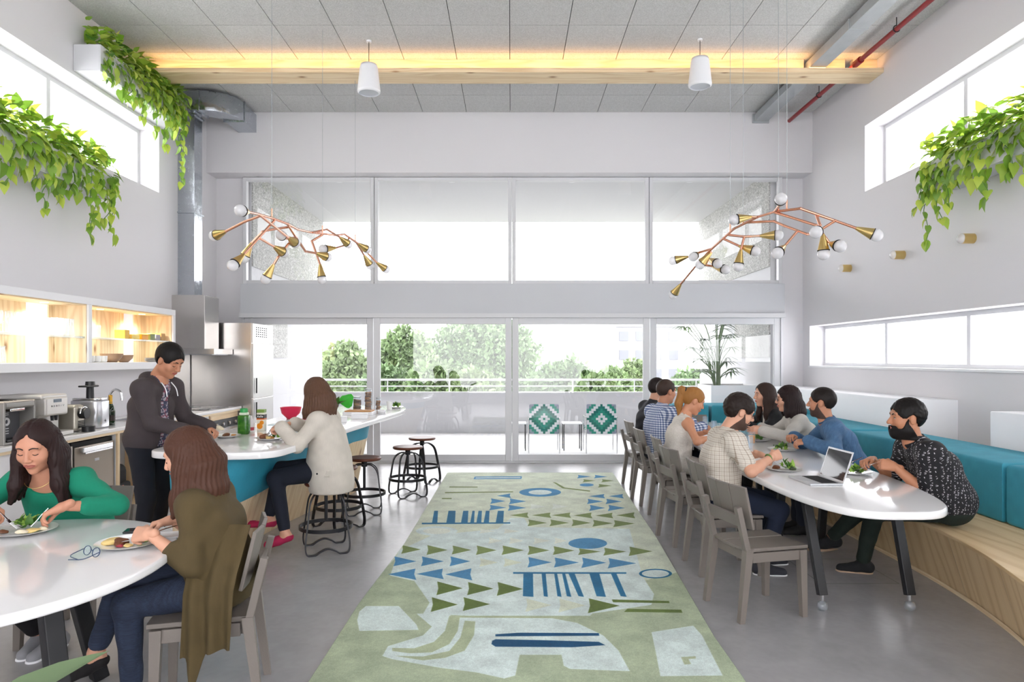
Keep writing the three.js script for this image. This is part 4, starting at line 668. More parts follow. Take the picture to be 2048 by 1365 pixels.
// ---------------------------------------------------------------- rug
{
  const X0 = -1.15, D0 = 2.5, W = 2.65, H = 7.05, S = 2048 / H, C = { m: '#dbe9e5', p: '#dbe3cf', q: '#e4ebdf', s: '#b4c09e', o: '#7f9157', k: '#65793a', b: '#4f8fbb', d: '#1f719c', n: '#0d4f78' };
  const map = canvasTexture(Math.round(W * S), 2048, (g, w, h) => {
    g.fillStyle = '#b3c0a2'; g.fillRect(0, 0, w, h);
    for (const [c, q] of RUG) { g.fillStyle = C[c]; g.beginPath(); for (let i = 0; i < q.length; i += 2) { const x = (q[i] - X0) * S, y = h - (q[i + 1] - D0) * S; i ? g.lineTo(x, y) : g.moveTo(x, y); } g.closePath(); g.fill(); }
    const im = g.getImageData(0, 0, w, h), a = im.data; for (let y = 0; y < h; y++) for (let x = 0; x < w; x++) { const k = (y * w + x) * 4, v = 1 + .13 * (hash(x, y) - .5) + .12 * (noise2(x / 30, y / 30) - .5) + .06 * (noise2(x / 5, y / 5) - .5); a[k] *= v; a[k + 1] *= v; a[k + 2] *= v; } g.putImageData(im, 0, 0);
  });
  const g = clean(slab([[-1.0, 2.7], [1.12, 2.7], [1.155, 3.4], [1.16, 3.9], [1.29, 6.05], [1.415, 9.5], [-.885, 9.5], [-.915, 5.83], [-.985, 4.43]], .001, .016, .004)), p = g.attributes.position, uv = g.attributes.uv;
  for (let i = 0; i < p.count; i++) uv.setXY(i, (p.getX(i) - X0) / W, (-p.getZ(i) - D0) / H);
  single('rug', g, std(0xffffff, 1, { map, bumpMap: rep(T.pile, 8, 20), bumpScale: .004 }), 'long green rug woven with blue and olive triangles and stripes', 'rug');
}
// ---------------------------------------------------------------- pendant speakers, chandeliers, wall lights
for (const [x, d, y, l] of [[-1.67, 8.02, 4.72, 'white cone speaker hanging before the kitchen side of the beam'], [2.21, 7.98, 4.78, 'white cone speaker hanging before the bench side of the beam']]) {
  const o = thing('pendant_speaker', l, 'speaker', 'white pendant speakers', [x, y, d]); part(o, 'body', lathe([[.115, .0], [.132, .012], [.135, .03], [.105, .3], [.095, .335], [0, .345]], 36), M.white); part(o, 'grille', lathe([[0, .02], [.11, .02], [.12, .004]], 36), std(0xcfd2d8, .6)); part(o, 'cable', cyl(.004, .004, HC - y - .345, 8).translate(0, .345 + (HC - y - .345) / 2, 0), M.iron); part(o, 'mount', cyl(.03, .03, .02, 16).translate(0, HC - y - .01, 0), M.white);
}
CHANDELIERS.forEach((c, i) => {
  const o = thing('chandelier', ['branching copper chandelier over the kitchen side', 'branching copper chandelier over the long table'][i], 'chandelier', 'copper branch chandeliers');
  for (const t of c.tubes) for (let k = 0; k + 1 < t.length; k++) { const a = V(...t[k]), b = V(...t[k + 1]); part(o, 'copper_tube', merge([rod(a, b, .012, .012, 10), new THREE.SphereGeometry(.014, 8, 6).translate(b.x, b.y, b.z)]), M.copper); }
  for (const [p, q] of c.cones) {
    const a = V(...p), b = V(...q), u = b.clone().sub(a).normalize(), e = a.clone().addScaledVector(u, .14), s = a.clone().addScaledVector(u, .172);
    const n = part(o, 'lamp_cone', rod(a, e, .014, .05, 24), M.brass); part(n, 'bulb', new THREE.SphereGeometry(.052, 24, 16).translate(s.x, s.y, s.z), M.opal); part(n, 'collar', rod(e.clone().addScaledVector(u, -.004), e.clone().addScaledVector(u, .003), .051, .051, 24), M.softBlack);
  }
  for (const h of c.hangs) { const a = V(...h); part(o, 'hanger', rod(a, a.clone().add(new THREE.Vector3(0, .09, 0)), .008), M.copper); part(o, 'cable', rod(a.clone().add(new THREE.Vector3(0, .09, 0)), new THREE.Vector3(a.x, HC, a.z), .0022, .0022, 6), M.tray); }
});
for (const [d, y, l] of [[9.2, 2.82, 'brass wall light farthest along the bench wall'], [7.95, 2.81, 'brass wall light between the two others on the bench wall'], [6.75, 2.79, 'brass wall light under the trailing plant on the bench wall']]) {
  const o = thing('wall_light', l, 'wall light', 'brass wall lights', [XR, y, d]); part(o, 'socket', cyl(.05, .05, .115, 28).rotateZ(Math.PI / 2).translate(-.058, 0, 0), M.brass); part(o, 'bulb', new THREE.SphereGeometry(.05, 24, 16).scale(.8, 1, 1).translate(-.118, 0, 0), M.opal);
}
// ---------------------------------------------------------------- trailing pothos in wall planters
function leafShape(L, w, fold, curl) { // heart-shaped blade along +y, 20 triangles
  const prof = [[0, .05], [-.1, .55], [.12, .92], [.38, 1], [.66, .66], [.86, .28], [1, 0]], P = [], I = [];
  prof.forEach(([t, q]) => { const y = t * L, z = -curl * L * Math.max(0, t) ** 2; P.push(-q * w, y, z + fold * q * w, 0, Math.max(0, y), z, q * w, y, z + fold * q * w); });
  for (let k = 0; k + 1 < prof.length; k++) for (const s of [0, 1]) { const a = k * 3 + s, b = a + 1, c = a + 3, d = b + 3; I.push(a, b, d, a, d, c); }
  const g = new THREE.BufferGeometry(); g.setAttribute('position', new THREE.Float32BufferAttribute(P, 3)); g.setIndex(I); g.computeVertexNormals(); return g;
}
const leafG = [leafShape(.1, .038, .35, .25), leafShape(.115, .044, .25, .5), leafShape(.085, .035, .45, .1)];
const leafM = [[.26, .47, .04], [.42, .6, .07], [.58, .7, .13], [.12, .3, .04]].map(([r, g, b]) => phys(new THREE.Color().setRGB(r, g, b), .5, { transmission: .32, thickness: 0, side: THREE.DoubleSide }));
function pothos(label, xw, sgn, d0, d1, yTop, mass, vines) {
  const o = thing('trailing_pothos', label, 'plant', 'trailing pothos plants'), L = [], Y = new THREE.Vector3(0, 1, 0), q = new THREE.Quaternion(), e = new THREE.Euler();
  const put = (p, out, droop, s) => { // blade tip points along a drooping outward direction
    const dir = out.clone().addScaledVector(Y, -droop).add(new THREE.Vector3(rr(-.5, .5), rr(-.5, .5), rr(-.5, .5))).normalize(), n = new THREE.Vector3(rr(-.5, .5), 1, rr(-.5, .5)).addScaledVector(out, .8); n.addScaledVector(dir, -n.dot(dir)).normalize();
    const x = new THREE.Vector3().crossVectors(dir, n), m = new THREE.Matrix4().makeBasis(x, dir, n).scale(new THREE.Vector3(s, s, s)).setPosition(p); L.push([m, p]);
  };
  for (let i = 0; i < mass; i++) { // mound over the box
    const d = d0 + (d1 - d0) * rnd(), a = rr(-.35, 2.6), h = .24 + .12 * noise2(d * 3.1, 7), r = rr(.3, 1.1), out = new THREE.Vector3(sgn * Math.sin(a), Math.cos(a), rr(-.35, .35));
    put(new THREE.Vector3(xw + sgn * (.15 + .19 * Math.sin(a) * r), yTop - .03 + (a > 1.57 ? 1.15 : 1) * h * 1.05 * Math.cos(a) * r, -d), out, .35 + .5 * rnd(), rr(.75, 1.25));
  }
  for (const [d, len, sway] of vines) {
    const n = Math.max(3, Math.round(len / .07)), pts = [new THREE.Vector3(xw + sgn * .22, yTop + .02, -d), new THREE.Vector3(xw + sgn * .33, yTop - .06, -d + sway * .2)];
    for (let k = 1; k <= n; k++) pts.push(new THREE.Vector3(xw + sgn * (.34 - .05 * (k / n)) + rr(-.015, .015), yTop - .06 - len * k / n, -d + sway * (k / n) + .03 * Math.sin(k * 1.3 + d * 5)));
    part(o, 'vine', tube(pts, .004, n * 3, 5), leafM[3]);
    for (let k = 1; k < pts.length; k++) for (let j = 0; j < (k === pts.length - 1 ? 2 : 1); j++) put(pts[k], new THREE.Vector3(sgn * rr(.1, .6), 0, (k % 2 ? 1 : -1) * rr(.4, 1)), rr(.6, 1.4), rr(.7, 1.05));
  }
  L.sort((a, b) => b[1].z - a[1].z);
  L.slice(0, 295).forEach(([m], i) => { const l = part(o, 'leaf', leafG[i % 3], leafM[[0, 1, 2, 0, 1, 3, 2][i % 7]]); l.applyMatrix4(m); });
  const rest = L.slice(295); if (rest.length) { const im = new THREE.InstancedMesh(leafG[1], leafM[1], rest.length); im.name = 'foliage'; im.userData.kind = 'stuff'; const c = new THREE.Color(); rest.forEach(([m], i) => { im.setMatrixAt(i, m); im.setColorAt(i, c.setRGB(...[[.7, .85, .7], [1, 1, 1], [1.4, 1.2, 1.4], [.5, .65, .6]][i % 4])); }); shade(im); o.add(im); }
}
function planter(label, xw, sgn, d0, d1, y0, y1) {
  const o = thing('wall_planter', label, 'planter', 'white wall planters'), a = xw + sgn * .002, b = xw + sgn * .29, w = .014, g = std(new THREE.Color().setRGB(.62, .62, .65), .6);
  part(o, 'trough', [box(a, b, y0, y0 + w, d0, d1, .003), box(b - sgn * w, b, y0 + w, y1, d0, d1, .003), box(a, a + sgn * w, y0 + w, y1, d0, d1, .003), box(a + sgn * w, b - sgn * w, y0 + w, y1, d0, d0 + w), box(a + sgn * w, b - sgn * w, y0 + w, y1, d1 - w, d1)], g);
  part(o, 'soil', box(a + sgn * w, b - sgn * w, y1 - .09, y1 - .06, d0 + w, d1 - w), std(0x3a2a1e, 1));
}
planter('grey planter below the high window on the bench wall', XR, -1, 3.4, 7.0, 3.33, 3.6);
pothos('bright trailing pothos spilling down the bench wall', XR, -1, 3.5, 7.15, 3.6, 900, [[6.95, .72, -.1], [6.9, .55, .12], [6.75, .42, .1], [6.6, .3, -.12], [6.2, .5, .05], [5.9, .34, .1], [5.6, .55, -.05], [5.3, .4, .1], [7.0, .35, -.2], [6.4, .22, .05], [4.9, .5, 0], [4.4, .4, .1]]);
planter('grey planter below the high window on the kitchen wall', XL, 1, 3.4, 7.4, 3.33, 3.6);
pothos('bright trailing pothos spilling over the kitchen wall planter', XL, 1, 3.5, 7.5, 3.6, 950, [[7.4, .45, .1], [7.3, .6, -.1], [7.1, .55, .05], [6.95, .66, -.1], [6.8, .3, .1], [6.6, .38, .05], [6.4, .55, .1], [6.15, .3, -.05], [5.95, .42, .1], [5.6, .5, .05], [5.3, .35, 0], [4.8, .45, 0]]);
planter('white planter box mounted high above the kitchen window', XL, 1, 7.2, 9.02, 4.64, 4.92);
pothos('dark trailing pothos in the planter under the ceiling', XL, 1, 7.25, 9.1, 4.92, 620, [[7.3, .22, .05], [7.75, .35, .05], [8.1, .42, .1], [8.3, .5, 0], [8.5, .58, -.05], [8.65, .4, .1], [8.8, .35, .05], [8.95, .95, 0], [8.98, .5, .1]]);
// ---------------------------------------------------------------- terrace furniture and palm
{
  const fabric = std(0xffffff, .9, { map: canvasTexture(256, 256, (g) => {
    const q = 256 / 13; for (let j = 0; j < 13; j++) for (let i = 0; i < 13; i++) { const k = Math.abs(i - 6) + Math.abs(j - 6); g.fillStyle = [0, 3, 4, 9, 10].includes(k) ? '#2a8a78' : [1, 2, 7, 8].includes(k) ? '#d9dbdf' : k > 10 ? '#8f95a5' : '#1f6f66'; g.fillRect(i * q, j * q, q + 1, q + 1); }
  }) });
  for (const [x, d, l] of [[.56, 11.75, 'terrace armchair with green and white stepped pattern nearest the central mullion'], [1.53, 11.75, 'terrace armchair with green and white stepped pattern nearest the seated men']]) {
    const o = thing('terrace_chair', l, 'chair', 'patterned terrace armchairs', [x, 0, d]);
    const b = cbox(.5, .5, .06, .02); { const p = b.attributes.position, uv = b.attributes.uv; for (let i = 0; i < p.count; i++) uv.setXY(i, p.getX(i) / .5 + .5, p.getY(i) / .5 + .5); }
    part(o, 'backrest', b.rotateX(-.1).translate(0, .58, .2), fabric); part(o, 'seat', cbox(.5, .08, .46, .02).translate(0, .4, -.02), fabric);
    for (const q of [-1, 1]) { part(o, 'leg', rod(v3p(q * .26, 0, .24), v3p(q * .26, .6, .22), .011), M.chrome); part(o, 'leg', rod(v3p(q * .26, 0, -.24), v3p(q * .26, .6, -.24), .011), M.chrome); part(o, 'armrest', rod(v3p(q * .26, .6, .22), v3p(q * .26, .6, -.24), .012), M.chrome); }
    const t = thing('side_table', l.includes('mullion') ? 'thin white side table beside the chair nearest the central mullion' : 'thin white side table between the two terrace armchairs', 'side table', 'terrace side tables', [x - .46, 0, d + .25]);
    part(t, 'table_top', cbox(.34, .02, .34, .004).translate(0, .47, 0), M.white); for (const a of [-1, 1]) for (const c of [-1, 1]) part(t, 'leg', rod(v3p(a * .15, 0, c * .15), v3p(a * .15, .46, c * .15), .009), M.iron);
  }
  const v3p0=0; function v3p(a, b, c) { return new THREE.Vector3(a, b, c); }
  const pl = thing('palm_planter', 'white planter box holding the terrace palm', 'planter'); part(pl, 'box', [box(3.3, 4.12, 0, 1.16, 11.25, 11.28), box(3.3, 4.12, 0, 1.16, 12.05, 12.08), box(3.3, 3.33, 0, 1.16, 11.28, 12.05), box(4.09, 4.12, 0, 1.16, 11.28, 12.05), box(3.33, 4.09, 0, .05, 11.28, 12.05)], M.white); part(pl, 'soil', box(3.33, 4.09, 1.1, 1.13, 11.28, 12.05), std(0x6a5646, 1));
  const o = thing('terrace_palm', 'fan leaved palm growing in the terrace planter', 'palm', undefined, [3.52, 1.131, 11.66]);
  const blade = (L) => { const g = leafShape(L, .017, .2, .4); return g; }, pm = [[.09, .19, .06], [.16, .27, .09], [.06, .13, .05]].map(([r, g, b]) => phys(new THREE.Color().setRGB(r, g, b), .5, { transmission: .25, thickness: 0, side: THREE.DoubleSide })), bl = [blade(.3), blade(.23)];
  for (let k = 0; k < 36; k++) {
    const a = k * 2.4, hgt = .22 + (k % 7) * .19 + rr(0, .1), r = rr(.08, .5) * (Math.cos(a) > 0 ? .3 : 1), top = v3p(Math.cos(a) * (r + .1), hgt, Math.sin(a) * (r + .1)); part(o, 'stem', tube([v3p(Math.cos(a) * .05, 0, Math.sin(a) * .05), v3p(Math.cos(a) * r * .5, hgt * .6, Math.sin(a) * r * .5), top], .008, 10, 5), pm[1]);
    const out = v3p(Math.cos(a), .25, Math.sin(a)).normalize(), side = v3p(-Math.sin(a), 0, Math.cos(a)), nb = 9; for (let j = 0; j < nb; j++) { const t = (j / (nb - 1) - .5) * 3.4, dir = out.clone().multiplyScalar(Math.cos(t)).addScaledVector(side, Math.sin(t)).normalize(), n = v3p(0, 1, 0).addScaledVector(dir, -dir.y).normalize(), x = new THREE.Vector3().crossVectors(dir, n), l = part(o, 'leaf', bl[j % 2], pm[k % 3]); l.applyMatrix4(new THREE.Matrix4().makeBasis(x, dir, n).setPosition(top)); }
  }
}
// ---------------------------------------------------------------- trees and houses beyond the parapet
{
  const clump = (() => { const L = []; for (let k = 0; k < 7; k++) { const g = leafShape(.1, .032, .2, .3); g.rotateX(rr(-1.5, 1.5)).rotateY(rr(0, 6.28)).rotateZ(rr(-1.2, 1.2)).translate(rr(-.08, .08), rr(-.08, .08), rr(-.08, .08)); L.push(g); } return mergeGeometries(L); })();
  const tm = [[.15, .24, .1], [.19, .28, .12], [.22, .3, .14]].map((c) => phys(new THREE.Color().setRGB(...c), .7, { transmission: .25, thickness: 0, side: THREE.DoubleSide })), bark = std(0x6b5a4a, .9);
  const spots = [[970, 632, 790, 112, 24, 'broad spreading tree behind the central mullion'], [812, 660, 790, 62, 22, 'rounded tree left of the broad spreading one'], [690, 690, 792, 52, 20, 'tree beyond the fixed panel by the fridge'], [775, 735, 794, 50, 18.6, 'low pale shrub under the rounded tree'], [868, 722, 795, 54, 18.2, 'pale domed shrub in front of the broad tree'], [945, 742, 795, 52, 17.6, 'low hedge bush left of the central mullion'], [1128, 724, 795, 66, 18.4, 'domed bush right of the central mullion'], [1190, 758, 796, 60, 17.5, 'low hedge bush behind the terrace armchairs'], [1270, 722, 795, 30, 26, 'small distant tree above the second armchair'], [1382, 742, 795, 42, 19.5, 'small tree beyond the fixed panel by the palm'], [1225, 738, 795, 36, 23, 'distant shrub between the armchair bushes'], [640, 712, 795, 40, 24, 'distant tree at the kitchen end of the terrace']];
  spots.forEach(([px, y0, y1, hw, d, label], i) => {
    const s = d / 1365, x = (px - 1022) * s, top = 1.6 - (y0 - 718) * s, bot = 1.6 - (y1 - 718) * s - .8, rx = hw * s, ry = (top - bot) / 2, cy = (top + bot) / 2;
    const o = thing(/shrub|bush/.test(label) ? 'garden_shrub' : 'garden_tree', label, /shrub|bush/.test(label) ? 'shrub' : 'tree', 'trees and shrubs beyond the parapet', [x, 0, d]);
    part(o, 'trunk', tube([new THREE.Vector3(0, -4, 0), new THREE.Vector3(.1, cy - ry * .5, .05), new THREE.Vector3(-.05, cy + ry * .3, 0)], .1 + rx * .04, 12, 8), bark);
    const n = Math.round(400 + 2600 * rx * ry / 3), im = new THREE.InstancedMesh(clump, tm[i % 3], n), m = new THREE.Matrix4(), q = new THREE.Quaternion(), e = new THREE.Euler(), c = new THREE.Color();
    for (let k = 0; k < n; k++) { const a = rr(0, 6.2832), u = rr(-1, 1), r = (.55 + .45 * Math.sqrt(rnd())) * (.82 + .3 * noise2(a * 1.6 + i * 9, u * 3 + 5)), w = Math.sqrt(1 - u * u), sc = rr(.9, 1.8); m.compose(new THREE.Vector3(rx * r * w * Math.cos(a), cy + ry * r * u, rx * .8 * r * w * Math.sin(a)), q.setFromEuler(e.set(rr(0, 6), rr(0, 6), rr(0, 6))), new THREE.Vector3(sc, sc, sc)); im.setMatrixAt(k, m); im.setColorAt(k, c.setScalar(rr(.7, 1.25))); }
    im.name = 'foliage'; im.userData.kind = 'stuff'; shade(im); o.add(im);
  });
  const fac = std(new THREE.Color().setRGB(.4, .4, .42), .9), win = std(new THREE.Color().setRGB(.2, .21, .24), .3);
  for (const [x, d, w, h, nx, ny, label] of [[4.6, 58, 8, 10.5, 6, 6, 'pale apartment block far behind the broad tree'], [12.5, 64, 6, 8.5, 4, 5, 'second pale block beyond the armchair side'], [20, 60, 7, 6.5, 5, 4, 'low pale building beyond the palm panel'], [-13, 66, 9, 7, 6, 4, 'low pale building beyond the kitchen end trees']]) {
    const o = thing('apartment_building', label, 'building', 'far pale buildings', [x, -4, d]); part(o, 'facade', cbox(w, h, 4).translate(0, h / 2, 0), fac);
    for (let j = 0; j < ny; j++) for (let i = 0; i < nx; i++) part(o, 'window', cbox(w / nx * .55, h / ny * .5, .1).translate((i + .5) / nx * w - w / 2, (j + .5) / ny * h, 2.02), win); part(o, 'roof', cbox(w + .4, .3, 4.4).translate(0, h + .15, 0), fac);
  }
}
// ---------------------------------------------------------------- people: distance fields meshed with surface nets
const smin = (a, b, k) => { const h = Math.max(k - Math.abs(a - b), 0) / k; return Math.min(a, b) - h * h * k * .25; };
const smax = (a, b, k) => -smin(-a, -b, k);
const clamp = (x, a = 0, b = 1) => x < a ? a : x > b ? b : x;
const sstep = (a, b, x) => { const t = clamp((x - a) / (b - a)); return t * t * (3 - 2 * t); };
function cap(a, b, ra, rb = ra, k = .02) { // tapered capsule
  const ax = a.x, ay = a.y, az = a.z, bx = b.x - ax, by = b.y - ay, bz = b.z - az, l = 1 / Math.max(1e-9, bx * bx + by * by + bz * bz), dr = rb - ra;
  const f = (x, y, z) => { const px = x - ax, py = y - ay, pz = z - az; let t = (px * bx + py * by + pz * bz) * l; t = t < 0 ? 0 : t > 1 ? 1 : t; const qx = px - t * bx, qy = py - t * by, qz = pz - t * bz; return Math.sqrt(qx * qx + qy * qy + qz * qz) - ra - dr * t; };
  f.k = k; f.lo = [Math.min(ax, b.x), Math.min(ay, b.y), Math.min(az, b.z)].map((v) => v - Math.max(ra, rb)); f.hi = [Math.max(ax, b.x), Math.max(ay, b.y), Math.max(az, b.z)].map((v) => v + Math.max(ra, rb)); return f;
}
function ball(c, r, k = .02) { return cap(c, c, r, r, k); }
function egg(c, rx, ry, rz, k = .02) {
  const { x: cx, y: cy, z: cz } = c, f = (x, y, z) => { const a = (x - cx) / rx, b = (y - cy) / ry, e = (z - cz) / rz, k0 = Math.sqrt(a * a + b * b + e * e), k1 = Math.sqrt(a * a / (rx * rx) + b * b / (ry * ry) + e * e / (rz * rz)); return k1 < 1e-9 ? -Math.min(rx, ry, rz) : k0 * (k0 - 1) / k1; };
  f.k = k; f.lo = [cx - rx, cy - ry, cz - rz]; f.hi = [cx + rx, cy + ry, cz + rz]; return f;
}
function blend(list) { return (x, y, z) => { let d = list[0](x, y, z); for (let i = 1; i < list.length; i++) { const e = list[i](x, y, z); d = e - d > list[i].k ? d : smin(d, e, list[i].k); } return d; }; }
function bounds(list, m) { const lo = [9, 9, 9], hi = [-9, -9, -9]; for (const f of list) for (let i = 0; i < 3; i++) { lo[i] = Math.min(lo[i], f.lo[i] - m); hi[i] = Math.max(hi[i], f.hi[i] + m); } return [lo, hi]; }
function net(f, [lo, hi], h) {
  const n = [0, 1, 2].map((i) => Math.ceil((hi[i] - lo[i]) / h / 4) * 4 + 1), [nx, ny, nz] = n, v = new Float32Array(nx * ny * nz), B = 4, far = h * B * .87 * 1.25;
  for (let kz = 0; kz < nz; kz += B) for (let ky = 0; ky < ny; ky += B) for (let kx = 0; kx < nx; kx += B) {
    const c = f(lo[0] + (kx + 2) * h, lo[1] + (ky + 2) * h, lo[2] + (kz + 2) * h), skip = Math.abs(c) > far + h;
    for (let z = kz; z < Math.min(nz, kz + B); z++) for (let y = ky; y < Math.min(ny, ky + B); y++) { let o = (z * ny + y) * nx + kx; for (let x = kx; x < Math.min(nx, kx + B); x++) v[o++] = skip ? c : f(lo[0] + x * h, lo[1] + y * h, lo[2] + z * h); }
  }
  const id = new Int32Array(nx * ny * nz).fill(-1), P = [], I = [], st = [1, nx, nx * ny];
  for (let z = 0; z + 1 < nz; z++) for (let y = 0; y + 1 < ny; y++) for (let x = 0; x + 1 < nx; x++) {
    const o = (z * ny + y) * nx + x; let m = 0; const w = [];
    for (let k = 0; k < 8; k++) { const q = v[o + (k & 1) + (k >> 1 & 1) * nx + (k >> 2) * st[2]]; w.push(q); if (q < 0) m |= 1 << k; }
    if (m === 0 || m === 255) continue;
    let sx = 0, sy = 0, sz = 0, c = 0;
    for (let k = 0; k < 8; k++) for (let a = 0; a < 3; a++) { const b = 1 << a; if (k & b) continue; const p = w[k], q = w[k | b]; if ((p < 0) === (q < 0)) continue; const t = p / (p - q); sx += (k & 1) + (a === 0 ? t : 0); sy += (k >> 1 & 1) + (a === 1 ? t : 0); sz += (k >> 2) + (a === 2 ? t : 0); c++; }
    id[o] = P.length / 3; P.push(lo[0] + (x + sx / c) * h, lo[1] + (y + sy / c) * h, lo[2] + (z + sz / c) * h);
  }
  for (let z = 1; z + 1 < nz; z++) for (let y = 1; y + 1 < ny; y++) for (let x = 1; x + 1 < nx; x++) {
    const o = (z * ny + y) * nx + x;
    for (let a = 0; a < 3; a++) {
      const p = v[o], q = v[o + st[a]]; if ((p < 0) === (q < 0)) continue;
      const b = st[(a + 1) % 3], c = st[(a + 2) % 3], i0 = id[o], i1 = id[o - b], i2 = id[o - b - c], i3 = id[o - c];
      if (i0 < 0 || i1 < 0 || i2 < 0 || i3 < 0) continue;
      p < 0 ? I.push(i0, i1, i2, i0, i2, i3) : I.push(i0, i2, i1, i0, i3, i2);
    }
  }
  const g = new THREE.BufferGeometry(); g.setAttribute('position', new THREE.Float32BufferAttribute(P, 3)); g.setIndex(I); g.computeVertexNormals(); return g;
}
const v3 = (x, y, z) => new THREE.Vector3(x, y, z);
function clothUV(g, cx = 0, cz = 0) { const p = g.attributes.position, uv = new Float32Array(p.count * 2); for (let i = 0; i < p.count; i++) { uv[i * 2] = Math.atan2(p.getX(i) - cx, p.getZ(i) - cz) * .16; uv[i * 2 + 1] = p.getY(i); } g.setAttribute('uv', new THREE.BufferAttribute(uv, 2)); return g; }
function join(list) { return mergeGeometries(list.map((g) => { const c = g.index ? g : g; for (const k of Object.keys(c.attributes)) if (k !== 'position' && k !== 'normal') c.deleteAttribute(k); return c; })); }

// heads, in their own axes: y up, z towards the face, origin at mid head
const headCache = {};
function headShape(fem, look) {
  const key = `${fem}${look}`; if (headCache[key]) return headCache[key];
  const L = [egg(v3(0, .03, -.012), .075, .087, .095), egg(v3(0, -.034, .022), fem ? .057 : .06, fem ? .08 : .084, .064, .03), ball(v3(.04, -.062, 0), fem ? .02 : .027, .03), ball(v3(-.04, -.062, 0), fem ? .02 : .027, .03), ball(v3(0, -.097, .062), fem ? .016 : .02, .03),
    ball(v3(.035, -.026, .054), .026, .02), ball(v3(-.035, -.026, .054), .026, .02), cap(v3(-.036, .031, .069), v3(.036, .031, .069), fem ? .013 : .016, fem ? .013 : .016, .018),
    cap(v3(0, .018, .083), v3(0, -.024, fem ? .103 : .107), .0075, fem ? .0105 : .0125, .012), ball(v3(.0115, -.029, .096), .0085, .006), ball(v3(-.0115, -.029, .096), .0085, .006), egg(v3(0, -.058, .08), .025, .014, .013, .012),
    egg(v3(.077, -.004, -.01), .01, .031, .019, .008), egg(v3(-.077, -.004, -.01), .01, .031, .019, .008), cap(v3(0, -.06, -.02), v3(0, -.155, -.035), fem ? .046 : .054, fem ? .05 : .06, .025)];
  const b = blend(L), lids = [ball(v3(.031, .004, .07), .0132), ball(v3(-.031, .004, .07), .0132)];
  const f = (x, y, z) => { let d = b(x, y, z); const ax = Math.abs(x); d = smax(d, .0195 - Math.sqrt((ax - .031) ** 2 + (y - .007) ** 2 + (z - .105) ** 2), .012); d = smin(d, lids[0](ax, y, z), .004); return d; };
  headCache[key] = net(f, bounds(L, .01), .0036); headCache[key].userData.field = f; return headCache[key];
}
// hands: wrist at origin, fingers along +y, palm towards +z
const handCache = {};
function handShape(left, curl) {
  const key = `${left}${curl}`; if (handCache[key]) return handCache[key];
  const s = left ? -1 : 1, L = [cap(v3(0, -.03, 0), v3(0, .01, 0), .024, .025, .02)], K = [.03, .0105, -.0095, -.028], len = [.07, .078, .073, .056];
  K.forEach((x, i) => {
    const kx = s * x, ky = .088 - Math.abs(i - 1.2) * .004; L.push(cap(v3(kx * .6, .012, 0), v3(kx, ky, 0), .0165, .0125, .016));
    let a = 0, p = v3(kx, ky, 0); [.42, .33, .25].forEach((q, j) => { a += curl * [.75, .9, .6][j] * (1 + .1 * i); const e = p.clone().add(v3(s * x * .04, Math.cos(a) * len[i] * q, Math.sin(a) * len[i] * q)); L.push(cap(p, e, .0098 - .001 * j, .0088 - .001 * j, j ? .003 : .008)); p = e; });
  });
  const t0 = v3(s * .02, .022, .006), t1 = v3(s * .044, .052, .016), t2 = v3(s * (.047 - curl * .012), .08, .026 + curl * .008), t3 = v3(s * (.04 - curl * .02), .1, .034 + curl * .014);
  L.push(cap(t0, t1, .0165, .0125, .016), cap(t1, t2, .0115, .0105, .004), cap(t2, t3, .0105, .0085, .003));
  return handCache[key] = net(blend(L), bounds(L, .008), .0034);
}
function ik(a, t, l1, l2, pole) { // middle joint and reachable end of a two-bone chain
  const d = t.clone().sub(a); let l = d.length(); const m = (l1 + l2) * .995; if (l > m) { d.multiplyScalar(m / l); l = m; }
  const u = d.clone().normalize(), c = (l1 * l1 + l * l - l2 * l2) / (2 * l), h = Math.sqrt(Math.max(0, l1 * l1 - c * c)), n = pole.clone().addScaledVector(u, -pole.dot(u)).normalize();
  return [a.clone().addScaledVector(u, c).addScaledVector(n, h), a.clone().add(d)];
}
const wr = (x, y, z) => Math.sin(21 * x + 4 * Math.sin(9 * y + 3 * z)) * Math.sin(17 * y + 3 * Math.sin(11 * z + 2 * x)) + .6 * Math.sin(33 * z + 5 * Math.sin(13 * y)) * Math.sin(29 * x - 7 * y);

